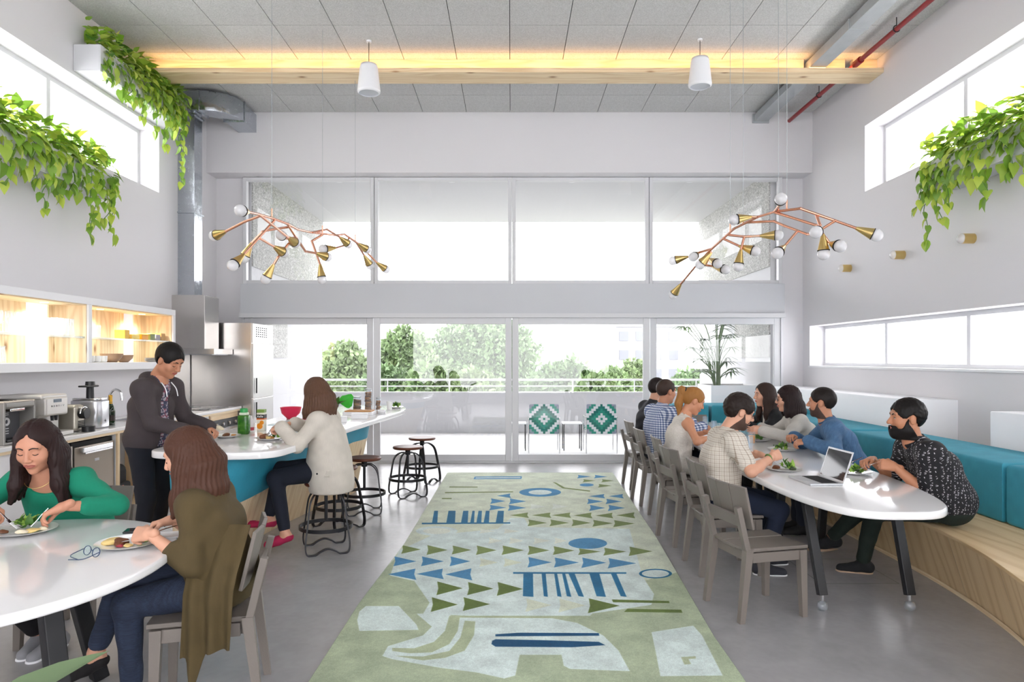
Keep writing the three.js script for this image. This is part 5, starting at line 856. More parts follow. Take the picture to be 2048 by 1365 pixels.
function person(o) {
  const yaw = yawTo(o.f[0], o.f[1]), G = thing('person', o.label, 'person', o.group, [o.x, 0, o.d], yaw), fem = !!o.fem, s = (o.s ?? 1.03) * (fem ? .95 : 1);
  const toL = ([x, y, d]) => v3(x - o.x, y, -d + o.d).applyAxisAngle(v3(0, 1, 0), -yaw), dirL = ([x, y, d]) => v3(x, y, -d).applyAxisAngle(v3(0, 1, 0), -yaw).normalize();
  const W = o.wide ?? 1, th = o.lean ?? .1, th2 = th + (o.hunch ?? .12), P = v3(0, o.py ?? .54, o.pz ?? 0), up = (a) => v3(0, Math.cos(a), Math.sin(a));
  const C = P.clone().addScaledVector(up(th), (o.stand ? .27 : .245) * s), N = C.clone().addScaledVector(up(th2), (o.stand ? .245 : .222) * s), tw = o.twist ?? 0, X = v3(Math.cos(tw), 0, -Math.sin(tw)), F = v3(Math.sin(tw), 0, Math.cos(tw));
  const nk = N.clone().addScaledVector(up(th2 * .7 + .12), (o.stand ? .075 : .062) * s), HR = new THREE.Matrix4().makeRotationFromEuler(new THREE.Euler(o.hp ?? 0, o.hy ?? 0, o.roll ?? 0, 'YXZ')), hs = s * (fem ? 1.1 : 1.06);
  const H = nk.clone().add(v3(0, .104 * s, .022 * s).applyMatrix4(HR)), HM = new THREE.Matrix4().copy(HR).scale(v3(hs, hs, hs)).setPosition(H), HI = HM.clone().invert();
  const toW = (x, y, z) => v3(x, y, z).applyMatrix4(HM);
  const SC = N.clone().addScaledVector(up(th2), -.05 * s), sw = (fem ? .148 : .172) * s * W;
  const limb = {};
  for (const [n, q] of [['l', 1], ['r', -1]]) {
    const S = SC.clone().addScaledVector(X, q * sw).add(v3(0, -.022 * s, 0)), t = toL(o['h' + n] ?? [0, 0, 0]); const [E, Wr] = ik(S, t, .275 * s, .25 * s, o['ep' + n] ? dirL(o['ep' + n]) : o.stand ? v3(q * .5, -1, -.35) : v3(q * 1, -.55, -.45));
    const Hp = P.clone().addScaledVector(v3(1, 0, 0), q * .088 * s).add(v3(0, -.015, 0)); let K, A; if (o['k' + n]) { K = toL(o['k' + n]); A = toL(o['a' + n]); } else [K, A] = ik(Hp, toL(o['a' + n]), .43 * s, .41 * s, o.stand ? v3(q * .1, 0, 1) : v3(q * .12, .45, 1));
    limb[n] = { S, E, W: Wr, H: Hp, K, A, q };
  }
  const pt = (c, x, y, z) => c.clone().addScaledVector(X, x).add(v3(0, y, 0)).addScaledVector(F, z);
  const torso = (g, bust = 1) => { const b = o.bulk ?? 0, L = [cap(pt(P, -.07 * s * W, .03, 0), pt(P, .07 * s * W, .03, 0), .115 * s + b + g, .115 * s + b + g, .05), cap(pt(P.clone().lerp(C, .5), -.05 * s * W, 0, .012), pt(P.clone().lerp(C, .5), .05 * s * W, 0, .012), (fem ? .1 : .11) * s + b + g, undefined, .08), cap(pt(C, -.068 * s * W, .02, .0), pt(C, .068 * s * W, .02, .0), (fem ? .098 : .107) * s + b * .7 + g, undefined, .08), cap(pt(SC, -sw * .84, -.018, -.01), pt(SC, sw * .84, -.018, -.01), (fem ? .052 : .06) * s + g, undefined, .06), cap(N.clone().addScaledVector(up(th2), -.08 * s), N, .075 * s + g, .058 * s + g * .6, .05)];
    if (fem && bust) for (const q of [-1, 1]) L.push(ball(pt(C, q * .062 * s, .03, .082 * s), .052 * s + g, .045)); return L; };
  const arm = (m, g, to = 2, cuff = 0) => { const L = [ball(m.S, (fem ? .043 : .052) * s + g, .06), cap(m.S, m.E.clone().lerp(m.S, to < 1 ? 1 - to : 0), (fem ? .044 : .052) * s + g, (fem ? .034 : .04) * s + g, .04)]; if (to > 1) L.push(cap(m.E, m.E.clone().lerp(m.W, to - 1), (fem ? .036 : .042) * s + g, (fem ? .029 : .033) * s + g + cuff, .02)); return L; };
  const leg = (m, g, to = 2) => { const L = [cap(m.H, m.K, (fem ? .088 : .084) * s + g, .056 * s + g, .04)]; if (to > 1) L.push(cap(m.K, m.K.clone().lerp(m.A, to - 1), .055 * s + g, .036 * s + g, .03)); return L; };
  // the body: one surface, with finer head and hands joined in
  const skinL = [...torso(0), ...[limb.l, limb.r].flatMap((m) => [...arm(m, 0).slice(0, 2), cap(m.E, m.E.clone().lerp(m.W, .35), (fem ? .034 : .039) * s, (fem ? .036 : .041) * s, .02), cap(m.E.clone().lerp(m.W, .35), m.W, (fem ? .035 : .04) * s, (fem ? .023 : .027) * s, .02), ...leg(m, 0)]), cap(N, nk, .052 * s, .05 * s, .03)];
  for (const m of [limb.l, limb.r]) { const fd = o['fd' + (m.q > 0 ? 'l' : 'r')] ? dirL(o['fd' + (m.q > 0 ? 'l' : 'r')]) : v3(m.q * .12, -.22, 1).normalize(); m.fd = fd; m.toe = m.A.clone().addScaledVector(fd, .15 * s).add(v3(0, -.035, 0)); m.heel = m.A.clone().addScaledVector(fd, -.035 * s).add(v3(0, -.045, 0)); skinL.push(cap(m.heel, m.A, .03 * s, .036 * s, .02), cap(m.heel.clone().lerp(m.toe, .25), m.toe, .032 * s, .026 * s, .03)); }
  const pieces = [net(blend(skinL), bounds(skinL, .02), .0135), headShape(fem).clone().applyMatrix4(HM)];
  for (const [n, m] of [['l', limb.l], ['r', limb.r]]) {
    const fa = m.W.clone().sub(m.E).normalize(), dir = (o['d' + n] ? dirL(o['d' + n]) : fa.clone().add(v3(-m.q * .25, -.15, .1))).normalize(), palm = (o['p' + n] ? dirL(o['p' + n]) : v3(-m.q * .5, -1, 0)); palm.addScaledVector(dir, -palm.dot(dir)).normalize();
    const sx = new THREE.Vector3().crossVectors(dir, palm), hm = new THREE.Matrix4().makeBasis(sx, dir, palm).scale(v3(.95 * s, .95 * s, .95 * s)).setPosition(m.W); m.hm = hm;
    pieces.push(handShape(n === 'l', o['c' + n] ?? .75).clone().applyMatrix4(hm));
  }
  const skin = std(o.skin ?? 0xc98f72, .55); skin.color.convertSRGBToLinear && 0;
  part(G, 'body', join(pieces), skin);
  // face
  const dark = std(o.brow ?? 0x1d1411, .7), lipM = std(o.lip ?? 0xa8584c, .45), face = (g) => g.applyMatrix4(HM);
  for (const q of [-1, 1]) {
    part(G, 'eyebrow', face(tube([v3(q * .012, .0255, .0885), v3(q * .027, .032, .0868), v3(q * .0475, .0265, .0772)], fem ? .0027 : .004, 12, 6)), dark);
    if (o.eyes) { const e = part(G, 'eye', face(new THREE.SphereGeometry(1, 16, 10).scale(.0098, .0036, .004).translate(q * .031, .0035, .0812)), std(0xe8e2dc, .25)); part(e, 'iris', face(new THREE.SphereGeometry(.0044, 12, 8).scale(1, .95, .6).translate(q * .031 + (o.gaze ?? 0), .0038, .0832)), std(0x2a1a10, .2)); }
    part(G, 'eyelash', face(tube(o.eyes ? [v3(q * .0205, .005, .0805), v3(q * .03, .0088, .0836), v3(q * .0425, .0045, .0772)] : [v3(q * .0195, -.001, .0815), v3(q * .031, -.0048, .0832), v3(q * .0435, -.0005, .0785)], .0019, 12, 5)), dark);
  }
  part(G, 'lips', [face(tube([v3(-.024, -.0575, .0835), v3(-.009, -.0525, .0932), v3(0, -.054, .0938), v3(.009, -.0525, .0932), v3(.024, -.0575, .0835)], .0036, 16, 6)), face(tube([v3(-.022, -.0585, .0835), v3(0, -.0635, .0925), v3(.022, -.0585, .0835)], .0043, 16, 6))], lipM);
  // hair
  const hm = phys(o.hairColor ?? 0x1b1412, .55, { specularIntensity: .45 }), hp = o.hair ?? 'short', hd = HI.elements, inv = (x, y, z) => [hd[0] * x + hd[4] * y + hd[8] * z + hd[12], hd[1] * x + hd[5] * y + hd[9] * z + hd[13], hd[2] * x + hd[6] * y + hd[10] * z + hd[14]];
  const thick = o.hairThick ?? .012, shell = egg(v3(0, .033, -.016), .076 + thick * .7, .088 + thick, .098 + thick * .7), long = hp === 'long', tied = hp === 'tail';
  const line = (z) => long ? (z > .05 ? -.03 : -.09) : z > -.03 ? .0 : -.085 * sstep(-.03, -.05, z), ow = long ? (o.openW ?? .062) : .067, oh = long ? .107 : .094 + (o.hairline ?? 0);
  const curlA = o.curly ?? 0;
  const shellF = (x, y, z) => { const [a, b, c] = inv(x, y, z), ax = Math.abs(a); let d = shell(a, b, c) * hs; if (long) { const q = Math.atan2(a, c); d += (.002 * Math.sin(q * 46 + 3 * Math.sin(b * 14)) + .001 * Math.sin(q * 97 + b * 20)) * sstep(.06, .0, c); } d = smax(d, (line(c) - b) * hs, .01); if (c > .005) d = smax(d, (1 - Math.hypot(a / ow, (b + .03) / oh)) * .055, .006); if (!long) d = smax(d, .03 - Math.sqrt(((ax - .085) / 1) ** 2 + (b + .004) ** 2 + (c + .008) ** 2), .008); if (!long) d += .0012 * Math.sin(a * 210 + 4 * Math.sin(c * 60)) * Math.sin(c * 120 + b * 90); d += curlA * Math.sin(a * 95 + 3 * Math.sin(b * 60)) * Math.sin(b * 90 + 2 * Math.sin(c * 70)) * Math.sin(c * 85); if (long && o.part !== false) d += .006 * Math.exp(-(a * a) / .00006) * (b > .06 ? 1 : 0); return d; };
  const locks = [];
  if (long) { const n = 13, len = o.hairLen ?? .28; for (let i = 0; i < n; i++) { const t = -1 + 2 * i / (n - 1), a = t * (o.hairWrap ?? 1.95), rx = .078 * Math.sin(a), rz = -.02 - .088 * Math.cos(a), r0 = toW(rx * .92, .04, rz * .9), r1 = toW(rx * 1.08, -.06, rz * 1.08), out = v3(Math.sin(a), 0, -Math.cos(a)).applyAxisAngle(v3(0, 1, 0), o.hy ?? 0), e1 = r1.clone().add(v3(0, -len * .5, 0)).addScaledVector(out, .016), e2 = r1.clone().add(v3(0, -len * (1 - .18 * Math.abs(t)), 0)).addScaledVector(out, .02 + (o.hairFlare ?? .015)); const w = .03; locks.push(cap(r0, r1, .022, w, .03), cap(r1, e1, w, w * .95, .03), cap(e1, e2, w * .95, .013, .03)); } }
  if (tied) { const len = o.hairLen ?? .3, a = toW(0, .065, -.1), b = toW(0, .055, -.145), c = b.clone().add(v3(0, -len * .45, -.03)), e = b.clone().add(v3(0, -len, -.02)); locks.push(cap(a, b, .026, .03, .02), cap(b, c, .034, .036, .03), cap(c, e, .034, .014, .03)); part(G, 'hair_tie', new THREE.TorusGeometry(.027, .007, 8, 20).applyMatrix4(new THREE.Matrix4().makeTranslation(0, .063, -.118)).applyMatrix4(HM), M.softBlack); }
  const lockF = locks.length ? blend(locks) : null, hb = bounds([ball(H, .15 * s), ...locks], .02);
  part(G, 'hair', net((x, y, z) => { let d = shellF(x, y, z); if (lockF) { const q = Math.atan2(x - H.x, z - H.z); d = smin(d, lockF(x, y, z) + .0022 * Math.sin(q * 46 + 3 * Math.sin(y * 14)) + .0012 * Math.sin(q * 97 + y * 20), .014); } return d; }, hb, .0052), hm);
  if (o.beard) { const hf = headShape(fem).userData.field; part(G, 'beard', net((x, y, z) => { const [a, b, c] = inv(x, y, z), ax = Math.abs(a), grow = .0015 + o.beard * (.35 + .65 * sstep(-.03, -.09, b)); let d = hf(a, b, c) - grow; d = smax(d, b - (.004 - .066 * sstep(.012, .05, c) + .018 * sstep(.066, .084, c)), .004); d = smax(d, .012 + .65 * Math.min(0, b + .03) - c, .005); d = smax(d, -.135 - b, .006); d = smax(d, .0125 - Math.sqrt((a / 2) ** 2 + (b + .059) ** 2 + ((c - .09) / 2) ** 2), .003); return d * hs + .0007 * Math.sin(a * 330) * Math.sin(b * 310) * Math.sin(c * 320); }, bounds([ball(H, .15)], .01), .0042), o.beardColor ? std(o.beardColor, .8) : hm); }
  // clothes
  const top = o.top, cloth = (name, list, f, mat, h = .0115, label) => part(G, name, clothUV(net(f ?? blend(list), bounds(list, .025), h), 0, P.z), mat, label);
  const hem = o.hem ?? (P.y - .06), neckY = N.clone().addScaledVector(up(th2), -.012 * s), nUp = up(th2 + .25), wrA = o.wrinkle ?? .004, fold = (x, y, z) => wrA * wr(x * 1.1, y * .9, z * 1.1);
  const cutNeck = (d, x, y, z, r = .066) => smax(d, r * s - Math.sqrt((x - neckY.x) ** 2 + (y - neckY.y - .012) ** 2 + (z - neckY.z - .012) ** 2), .01);
  const g = top.g ?? .013, tl = [...torso(g), ...arm(limb.l, g * .6 + (top.loose ?? .004) * .7, top.sleeve, top.cuff ?? .006), ...arm(limb.r, g * .6 + (top.loose ?? .004) * .7, top.sleeve, top.cuff ?? .006)];
  if (top.skirt) for (const q of [...top.skirt]) tl.push(egg(v3(q[0], q[1], q[2]), q[3], q[4], q[5], .08));
  const tb = blend(top.sleeve ? tl : tl.slice(0, fem ? 7 : 5));
  cloth(top.name, tl, (x, y, z) => { let d = tb(x, y, z) + fold(x, y, z); d = cutNeck(d, x, y, z, top.neck ?? .066); d = smax(d, hem - y, .006); if (top.open) { const a = (x - C.x) * Math.cos(tw) - (z - C.z) * Math.sin(tw) * 0; const w = top.open * (1 - .35 * sstep(hem, N.y, y)); if (z > C.z - .03) d = smax(d, w - Math.abs(a), .008); } return d; }, top.mat);
  if (top.under) { const ul = torso(g - .007, 1), ub = blend(ul); cloth(top.underName ?? 'undershirt', ul, (x, y, z) => smax(cutNeck(ub(x, y, z), x, y, z, .06), hem + .02 - y, .006), top.under); }
  if (top.collar) { const cw = neckY.clone().addScaledVector(up(th2), .012 * s); const pts = Array.from({ length: 16 }, (_, i) => { const a = .38 + i / 15 * (6.2832 - .76); return cw.clone().add(v3(Math.sin(a) * .066 * s, -Math.sin(th2) * Math.cos(a) * .05 + .012 * -Math.cos(a), Math.cos(a) * .064 * s + .004)); }); part(G, 'collar', strap(pts, .036, .008, 48, nUp), top.mat); }
  if (top.hood) { const hl = [cap(pt(N, -.1, -.03, -.03), pt(N, -.045, .015, -.085), .035, .04, .03), cap(pt(N, .1, -.03, -.03), pt(N, .045, .015, -.085), .035, .04, .03), cap(pt(N, -.05, .012, -.09), pt(N, .05, .012, -.09), .045, .045, .04), cap(pt(N, 0, -.06, -.13), pt(N, 0, .01, -.1), .05, .045, .04)]; cloth('hood', hl, null, top.mat); for (const q of [-1, 1]) part(G, 'drawstring', tube([pt(N, q * .055, -.02, .06), pt(N, q * .06, -.07, .1), pt(N, q * .062, -.13, .115)], .004, 16, 6), M.white); }
  const ll = [cap(pt(P, -.07 * s * W, 0, 0), pt(P, .07 * s * W, 0, 0), .12 * s + (o.bulk ?? 0), undefined, .05), ...leg(limb.l, .012, o.legTo ?? 1.93), ...leg(limb.r, .012, o.legTo ?? 1.93)], lb = blend(ll);
  cloth(o.bottomName ?? 'trousers', ll, (x, y, z) => smax(lb(x, y, z) + .8 * fold(x, y, z), y - P.y - .09, .01), o.bottom ?? std(0x1a1f2c, .8));
  for (const m of [limb.l, limb.r]) {
    const h0 = m.heel, t0 = m.toe, low = o.flat, sh = [cap(h0.clone().add(v3(0, -.004, 0)), h0.clone().lerp(t0, .5), .037 * s, .036 * s, .02), cap(h0.clone().lerp(t0, .5), t0, .038 * s, .033 * s, .02)]; if (!low) sh.push(cap(h0, m.A, .036 * s, .041 * s, .03)); const sb = blend(sh), floorY = Math.min(h0.y, t0.y) - .03;
    const shoe = part(G, 'shoe', net((x, y, z) => { let d = sb(x, y, z); d = smax(d, floorY - y, .008); if (low) d = smax(d, y - h0.y - .012 - .0, .006); return d; }, bounds(sh, .02), .0075), o.shoe ?? M.softBlack);
    if (o.sole) { const sl = [cap(h0.clone().add(v3(0, -.022, 0)), t0.clone().add(v3(0, -.02, 0)), .04 * s, .037 * s)]; const slb = blend(sl); part(shoe, 'sole', net((x, y, z) => smax(smax(slb(x, y, z), floorY - .004 - y, .004), y - floorY - .02, .004), bounds(sl, .02), .0075), o.sole); }
    if (o.laces) for (let k = 0; k < 4; k++) { const c = h0.clone().lerp(t0, .42 + k * .12).add(v3(0, .034 - k * .004, 0)), sx = new THREE.Vector3().crossVectors(v3(0, 1, 0), m.fd).normalize().multiplyScalar(.02); part(shoe, 'lace', tube([c.clone().sub(sx).add(v3(0, -.008, 0)), c.clone().add(v3(0, .002, 0)), c.clone().add(sx).add(v3(0, -.008, 0))], .003, 10, 5), M.white); }
  }
  G.userData.rig = undefined; delete G.userData.rig;
  return { G, limb, H, HM, N, C, P, toW, X, F };
}
// cloth patterns
const cloth = (c, r = .85, more = {}) => std(c, r, { map: rep(T.cloth, 3), bumpMap: rep(T.weave, 40), bumpScale: .0006, ...more });
const pattern = (f, n = 128, repeat = 14) => std(0xffffff, .85, { map: rep(colour(n, n, f), repeat) });
const stripe = (x, n, w) => ((x % n) + n) % n < w ? 1 : 0;
const C = {
  tanCheck: pattern((x, y) => { const a = stripe(x, 64, 7) + stripe(y, 64, 7), b = stripe(x + 32, 64, 3) + stripe(y + 32, 64, 3), n = 10 * (hash(x, y) - .5); const v = mix([206, 198, 186], [112, 92, 74], Math.min(1, a * .42 + b * .3)); return v.map((q) => q + n); }, 128, 17),
  gingham: pattern((x, y) => { const a = stripe(x, 64, 32) + stripe(y, 64, 32); return mix([226, 230, 240], [62, 80, 128], a * .48); }, 64, 40),
  print: pattern((x, y) => { const c = Math.floor(x / 16), r = Math.floor(y / 16), h = hash(c * 7 + 1, r * 13 + 5), px = x % 16 - 8 - 7 * (hash(c + 3, r) - .5), py = y % 16 - 8 - 7 * (hash(r + 9, c) - .5), q = Math.hypot(px, py); const on = h < .3 ? Math.abs(q - 4) < 1.1 && px > -2 : h < .55 ? Math.abs(px - py * (h - .4) * 6) < 1.1 && q < 5.5 : h < .68 ? q < 1.8 : false; return on ? [205, 203, 208] : [22, 21, 26]; }, 128, 8),
  denimShirt: pattern((x, y) => { const n = .5 * hash(x, y) + .5 * noise2(x / 5, y / 24, 26, 6); return mix([52, 84, 118], [86, 122, 158], n); }, 128, 6),
  jeans: pattern((x, y) => { const n = .6 * hash(x, y) + .4 * noise2(x / 3, y / 30, 42, 4); return mix([26, 33, 50], [52, 64, 88], n); }, 128, 5),
  tee: pattern((x, y) => { const n = noise2(x / 9, y / 9, 14, 14), m = noise2(x / 5 + 40, y / 5, 25, 25); return m > .62 ? [168, 160, 168] : n > .6 ? [126, 66, 82] : [58, 60, 82]; }, 128, 4),
  lace: pattern((x, y) => { const n = .5 * hash(x, y) + .5 * noise2(x / 6, y / 6, 21, 21); return mix([196, 188, 178], [228, 222, 214], n); }, 128, 8),
};
// ---------------------------------------------------------------- the twelve people
const A = 'people eating in the hall', light = 0xcf9b80, tan = 0xb98062, brown = 0x9a6548;
const man1 = person({ x: -2.9, d: 5.46, f: [.97, -.2], stand: true, s: 1.0, py: .93, lean: .1, hunch: .22, label: 'standing man in a dark grey hooded jacket preparing food at the island', group: A, skin: tan, hp: .5, hy: -.1, hl: [-2.5, 1.03, 5.66], hr: [-2.53, 1.04, 5.32], dl: [.6, -.3, -.3], dr: [.8, -.25, .3], al: [-2.92, .085, 5.6], ar: [-2.9, .085, 5.33], hairColor: 0x14100f, hairThick: .02, brow: 0x14100f, beard: 0,
  top: { name: 'hooded_jacket', mat: cloth(0x4a4143), sleeve: 1.98, open: .055, under: C.tee, underName: 'printed_tshirt', hood: true, g: .02, neck: .07, loose: .008 }, hem: .83, bottom: cloth(0x171b27), shoe: M.softBlack });
const w1 = person({ x: -2.5, d: 3.9, f: [.04, -1], fem: true, s: 1.06, wide: 1.12, bulk: .01, py: .6, lean: .43, hunch: .25, label: 'woman in an emerald green sweater eating at the oval table', group: A, skin: 0xc78d72, hp: .34, hy: .12, hl: [-2.24, .86, 3.42], hr: [-2.58, .88, 3.36], dl: [-.75, -.35, -.35], dr: [.7, -.3, -.35], pl: [-.2, -1, -.2], pr: [.2, -1, -.2], epl: [1, -.35, .5], epr: [-1, -.35, .5], cl: .75, cr: .95, al: [-2.5, .085, 3.75], ar: [-2.61, .085, 3.78], fdl: [-.15, -.2, -1], fdr: [.1, -.2, -1], hair: 'long', hairLen: .27, hairColor: 0x2a1b1a, hairWrap: 1.95, hairThick: .008, openW: .066, brow: 0x241712, lip: 0x9c5349,
  top: { name: 'sweater', mat: cloth(0x0f9a77), sleeve: 1.55, neck: .12, g: .014, loose: .012 }, bottom: cloth(0x19171c), shoe: cloth(0xa9a9ad), sole: M.white, laces: true, legTo: 1.85 });
part(w1.G, 'necklace', tube(Array.from({ length: 9 }, (_, i) => { const a = -1.2 + i * .3; return w1.N.clone().add(v3(Math.sin(a) * .075, -.015 - .06 * Math.cos(a), .055 + .045 * Math.cos(a))); }), .0016, 32, 5), M.brass);
const w2 = person({ x: -1.36, d: 3.22, f: [-1, .02], fem: true, s: 1.0, py: .57, lean: .12, hunch: .2, label: 'woman in an olive cardigan and jeans eating at the oval table', group: A, skin: light, hp: .32, hy: .12, hl: [-1.6, .825, 3.02], hr: [-1.62, .83, 3.26], dl: [-.8, -.1, .25], dr: [-.75, -.2, -.35], pl: [0, -.6, .8], epl: [.5, -.9, -.25], epr: [.4, -.8, .7], cl: .95, cr: .95, kl: [-1.75, .475, 3.12], al: [-1.72, .085, 3.1], kr: [-1.84, .56, 3.24], ar: [-1.96, .21, 3.22], fdl: [-1, -.25, 0], fdr: [-.9, -.55, 0], hair: 'long', hairLen: .24, hairColor: 0x4a2e22, hairWrap: 2.1, brow: 0x3a2418, eyes: false, lip: 0xb0645a,
  top: { name: 'cardigan', mat: cloth(0x5d4d2c), sleeve: 1.42, g: .015, loose: .008, neck: .072, open: .04, under: std(0x17161a, .8), underName: 'black_top', skirt: [[0, .57, -.01, .17, .18, .13]] }, hem: .46, bottom: C.jeans, bottomName: 'jeans', shoe: cloth(0x1b1718), flat: true, legTo: 1.86 });
{ // loose front panels of the cardigan, hanging beside the chair
  const sheet = (x0, z0, z1, top, low, name) => { const R = []; const n = 22; for (let j = 0; j <= 8; j++) { const t = j / 8, row = []; for (let i = 0; i <= n; i++) { const u = i / n, z = z0 + (z1 - z0) * u, y = top - (top - low(u)) * t; row.push(v3(x0 - .15 * (1 - Math.min(1, t * 2.2)) + .016 * Math.sin(u * 17 + t * 1.4) * (.3 + t) + .01 * t, y, z + .02 * t)); } R.push(row); } const back = R.map((r) => r.map((p) => p.clone().add(v3(-.006, 0, 0))).reverse()); return part(w2.G, name, clothUV(loft(R.map((r, j) => [...r, ...back[j]]), true)), w2.G.children.find((c) => c.name === 'cardigan').material); };
  sheet(.245, -.17, .06, .84, (u) => .34 - .14 * Math.exp(-((u - .72) ** 2) / .012) - .05 * u, 'cardigan_panel');
}
const w3 = person({ x: -1.52, d: 5.72, f: [-1, .12], fem: true, s: 1.04, py: .70, lean: .06, hunch: .16, label: 'woman in a cream blazer perched on a bar stool at the island', group: A, skin: light, hp: .4, hy: -.5, hl: [-1.86, 1.05, 5.52], hr: [-1.86, 1.05, 5.85], dl: [-.7, -.15, .3], dr: [-.7, -.2, -.2], cl: .9, cr: .95, epl: [.7, -.7, -.6], kl: [-1.93, .62, 5.6], al: [-1.83, .19, 5.53], kr: [-1.95, .66, 5.78], ar: [-2.03, .27, 5.72], fdl: [-.95, -.42, -.1], fdr: [-1, -.15, 0], hair: 'long', hairLen: .15, hairColor: 0x5b4031, hairWrap: 2.0,
  top: { name: 'blazer', mat: cloth(0xe6ddd0, .8), sleeve: 1.95, g: .024, loose: .012, collar: true, open: .03, under: std(0xb9a58f, .8), underName: 'blouse', skirt: [[0, .7, -.005, .185, .3, .165], [0, .55, -.02, .205, .2, .18]] }, wrinkle: .0009, hem: .49, bottom: cloth(0x161c2d), shoe: cloth(0xc22456), flat: true, legTo: 1.9 });
part(w3.G, 'pocket_flap', cbox(.012, .05, .13, .004).rotateZ(.1).translate(.205, .67, -.02), w3.G.children.find((c) => c.name === 'blazer').material); part(w3.G, 'button', cyl(.008, .008, .006, 12).rotateZ(Math.PI / 2).translate(.214, .67, .02), M.softBlack);

const m2 = person({ x: 1.58, d: 5.22, f: [1, .03], py: .59, lean: .06, hunch: .3, bulk: .004, s: 1.0, label: 'dark haired man in a tan checked short sleeved shirt eating at the long table', group: A, skin: light, hp: .34, hl: [1.95, .85, 5.36], hr: [1.9, .88, 4.98], dl: [.7, -.3, -.4], dr: [.65, .15, .3], pr: [0, -.3, .9], cl: .8, cr: 1.05, epr: [-.5, -.6, -.8], al: [1.98, .085, 5.3], ar: [1.86, .085, 5.06], hairColor: 0x241a16, hairThick: .022, curly: .004, beard: .0008, beardColor: 0x4b362c, brow: 0x241a16,
  top: { name: 'checked_shirt', mat: C.tanCheck, sleeve: .72, collar: true, g: .018, loose: .02 }, bottom: cloth(0x1b2740), bottomName: 'jeans', shoe: cloth(0x3a3c44), sole: M.white });
for (const q of [-1, 1]) { part(m2.G, 'spectacle_lens', new THREE.TorusGeometry(.019, .0016, 6, 24).scale(1.1, .85, 1).translate(q * .031, .002, .096).applyMatrix4(m2.HM), M.black); part(m2.G, 'spectacle_arm', rod(v3(q * .051, .005, .092), v3(q * .078, .01, -.01), .0014).applyMatrix4(m2.HM), M.black); }
part(m2.G, 'wristband', new THREE.TorusGeometry(.03, .007, 8, 24).rotateX(Math.PI / 2).translate(0, -.03, 0).applyMatrix4(m2.limb.r.hm), std(0x5c7a3c, .6));
const w4 = person({ x: 1.64, d: 6.8, f: [1, .05], fem: true, py: .59, lean: .12, hunch: .22, label: 'woman with a honey ponytail in a pale sleeveless top at the long table', group: A, skin: 0xc98d6c, hp: .4, hl: [2.0, .85, 6.95], hr: [1.95, .85, 6.58], dl: [.7, -.2, -.4], dr: [.7, .1, .3], al: [2.0, .085, 6.88], ar: [1.98, .085, 6.7], hair: 'tail', hairLen: .3, hairColor: 0x9a6a38, hairThick: .011,
  top: { name: 'sleeveless_top', mat: C.lace, sleeve: 0, g: .012, neck: .07 }, bottom: C.lace, bottomName: 'skirt', shoe: M.softBlack });
const m3 = person({ x: 1.63, d: 7.62, f: [.9, .42], py: .59, lean: .1, hunch: .14, label: 'short haired man in a blue gingham shirt seen from behind', group: A, skin: tan, hp: .1, hl: [2.12, .85, 7.95], hr: [2.1, .85, 7.5], dl: [.7, -.1, .2], dr: [.8, -.1, .1], al: [1.95, .085, 7.85], ar: [1.97, .085, 7.65], hairColor: 0x3a2c26, hairThick: .009,
  top: { name: 'gingham_shirt', mat: C.gingham, sleeve: 1.96, collar: true, g: .022, loose: .012 }, bottom: cloth(0x1a2132) });
const m4 = person({ x: 1.7, d: 8.52, f: [.92, .36], py: .585, lean: .12, hunch: .18, label: 'man in a black shirt at the far side of the chair row', group: A, skin: light, hp: .12, hl: [2.16, .85, 8.75], hr: [2.14, .85, 8.4], al: [1.98, .085, 8.7], ar: [1.99, .085, 8.55], hairColor: 0x241c1a, hairThick: .014,
  top: { name: 'black_shirt', mat: cloth(0x25262e), sleeve: 1.96, collar: true, g: .018 }, bottom: cloth(0x1a2132) });
const w5 = person({ x: 3.05, d: 7.66, f: [-1, -.04], fem: true, py: .61, lean: .32, hunch: .1, label: 'long haired woman in a black blazer on the bench', group: A, skin: light, hp: .04, hl: [2.6, .88, 7.58], hr: [2.58, .88, 7.9], dl: [-.7, .2, .3], al: [2.62, .085, 7.6], ar: [2.62, .085, 7.75], hair: 'long', hairLen: .28, hairColor: 0x33241f, eyes: true,
  top: { name: 'black_blazer', mat: cloth(0x17171b), sleeve: 1.96, g: .018, open: .045, under: std(0xd8d0c8, .8), underName: 'pale_blouse', neck: .075 }, bottom: cloth(0x1d1d22) });
const w6 = person({ x: 3.05, d: 6.94, f: [-1, .1], fem: true, py: .61, lean: .34, hunch: .12, label: 'dark haired woman in a white jacket reaching across the table', group: A, skin: light, hp: .06, hy: -.15, hl: [2.5, .88, 6.8], hr: [2.62, .88, 7.14], dl: [-.95, .05, 0], pl: [0, 0, 1], cl: .4, al: [2.65, .085, 6.8], ar: [2.65, .085, 6.95], hair: 'long', hairLen: .13, hairColor: 0x231616, curly: .004, hairThick: .018,
  top: { name: 'white_jacket', mat: cloth(0xd3cec6), sleeve: 1.96, collar: true, g: .022, loose: .012 }, bottom: cloth(0x24262e) });
for (const q of [-1, 1]) part(w6.G, 'sunglass_lens', new THREE.SphereGeometry(.02, 14, 10).scale(1.1, .9, .25).translate(q * .031, .002, .095).applyMatrix4(w6.HM), M.black);
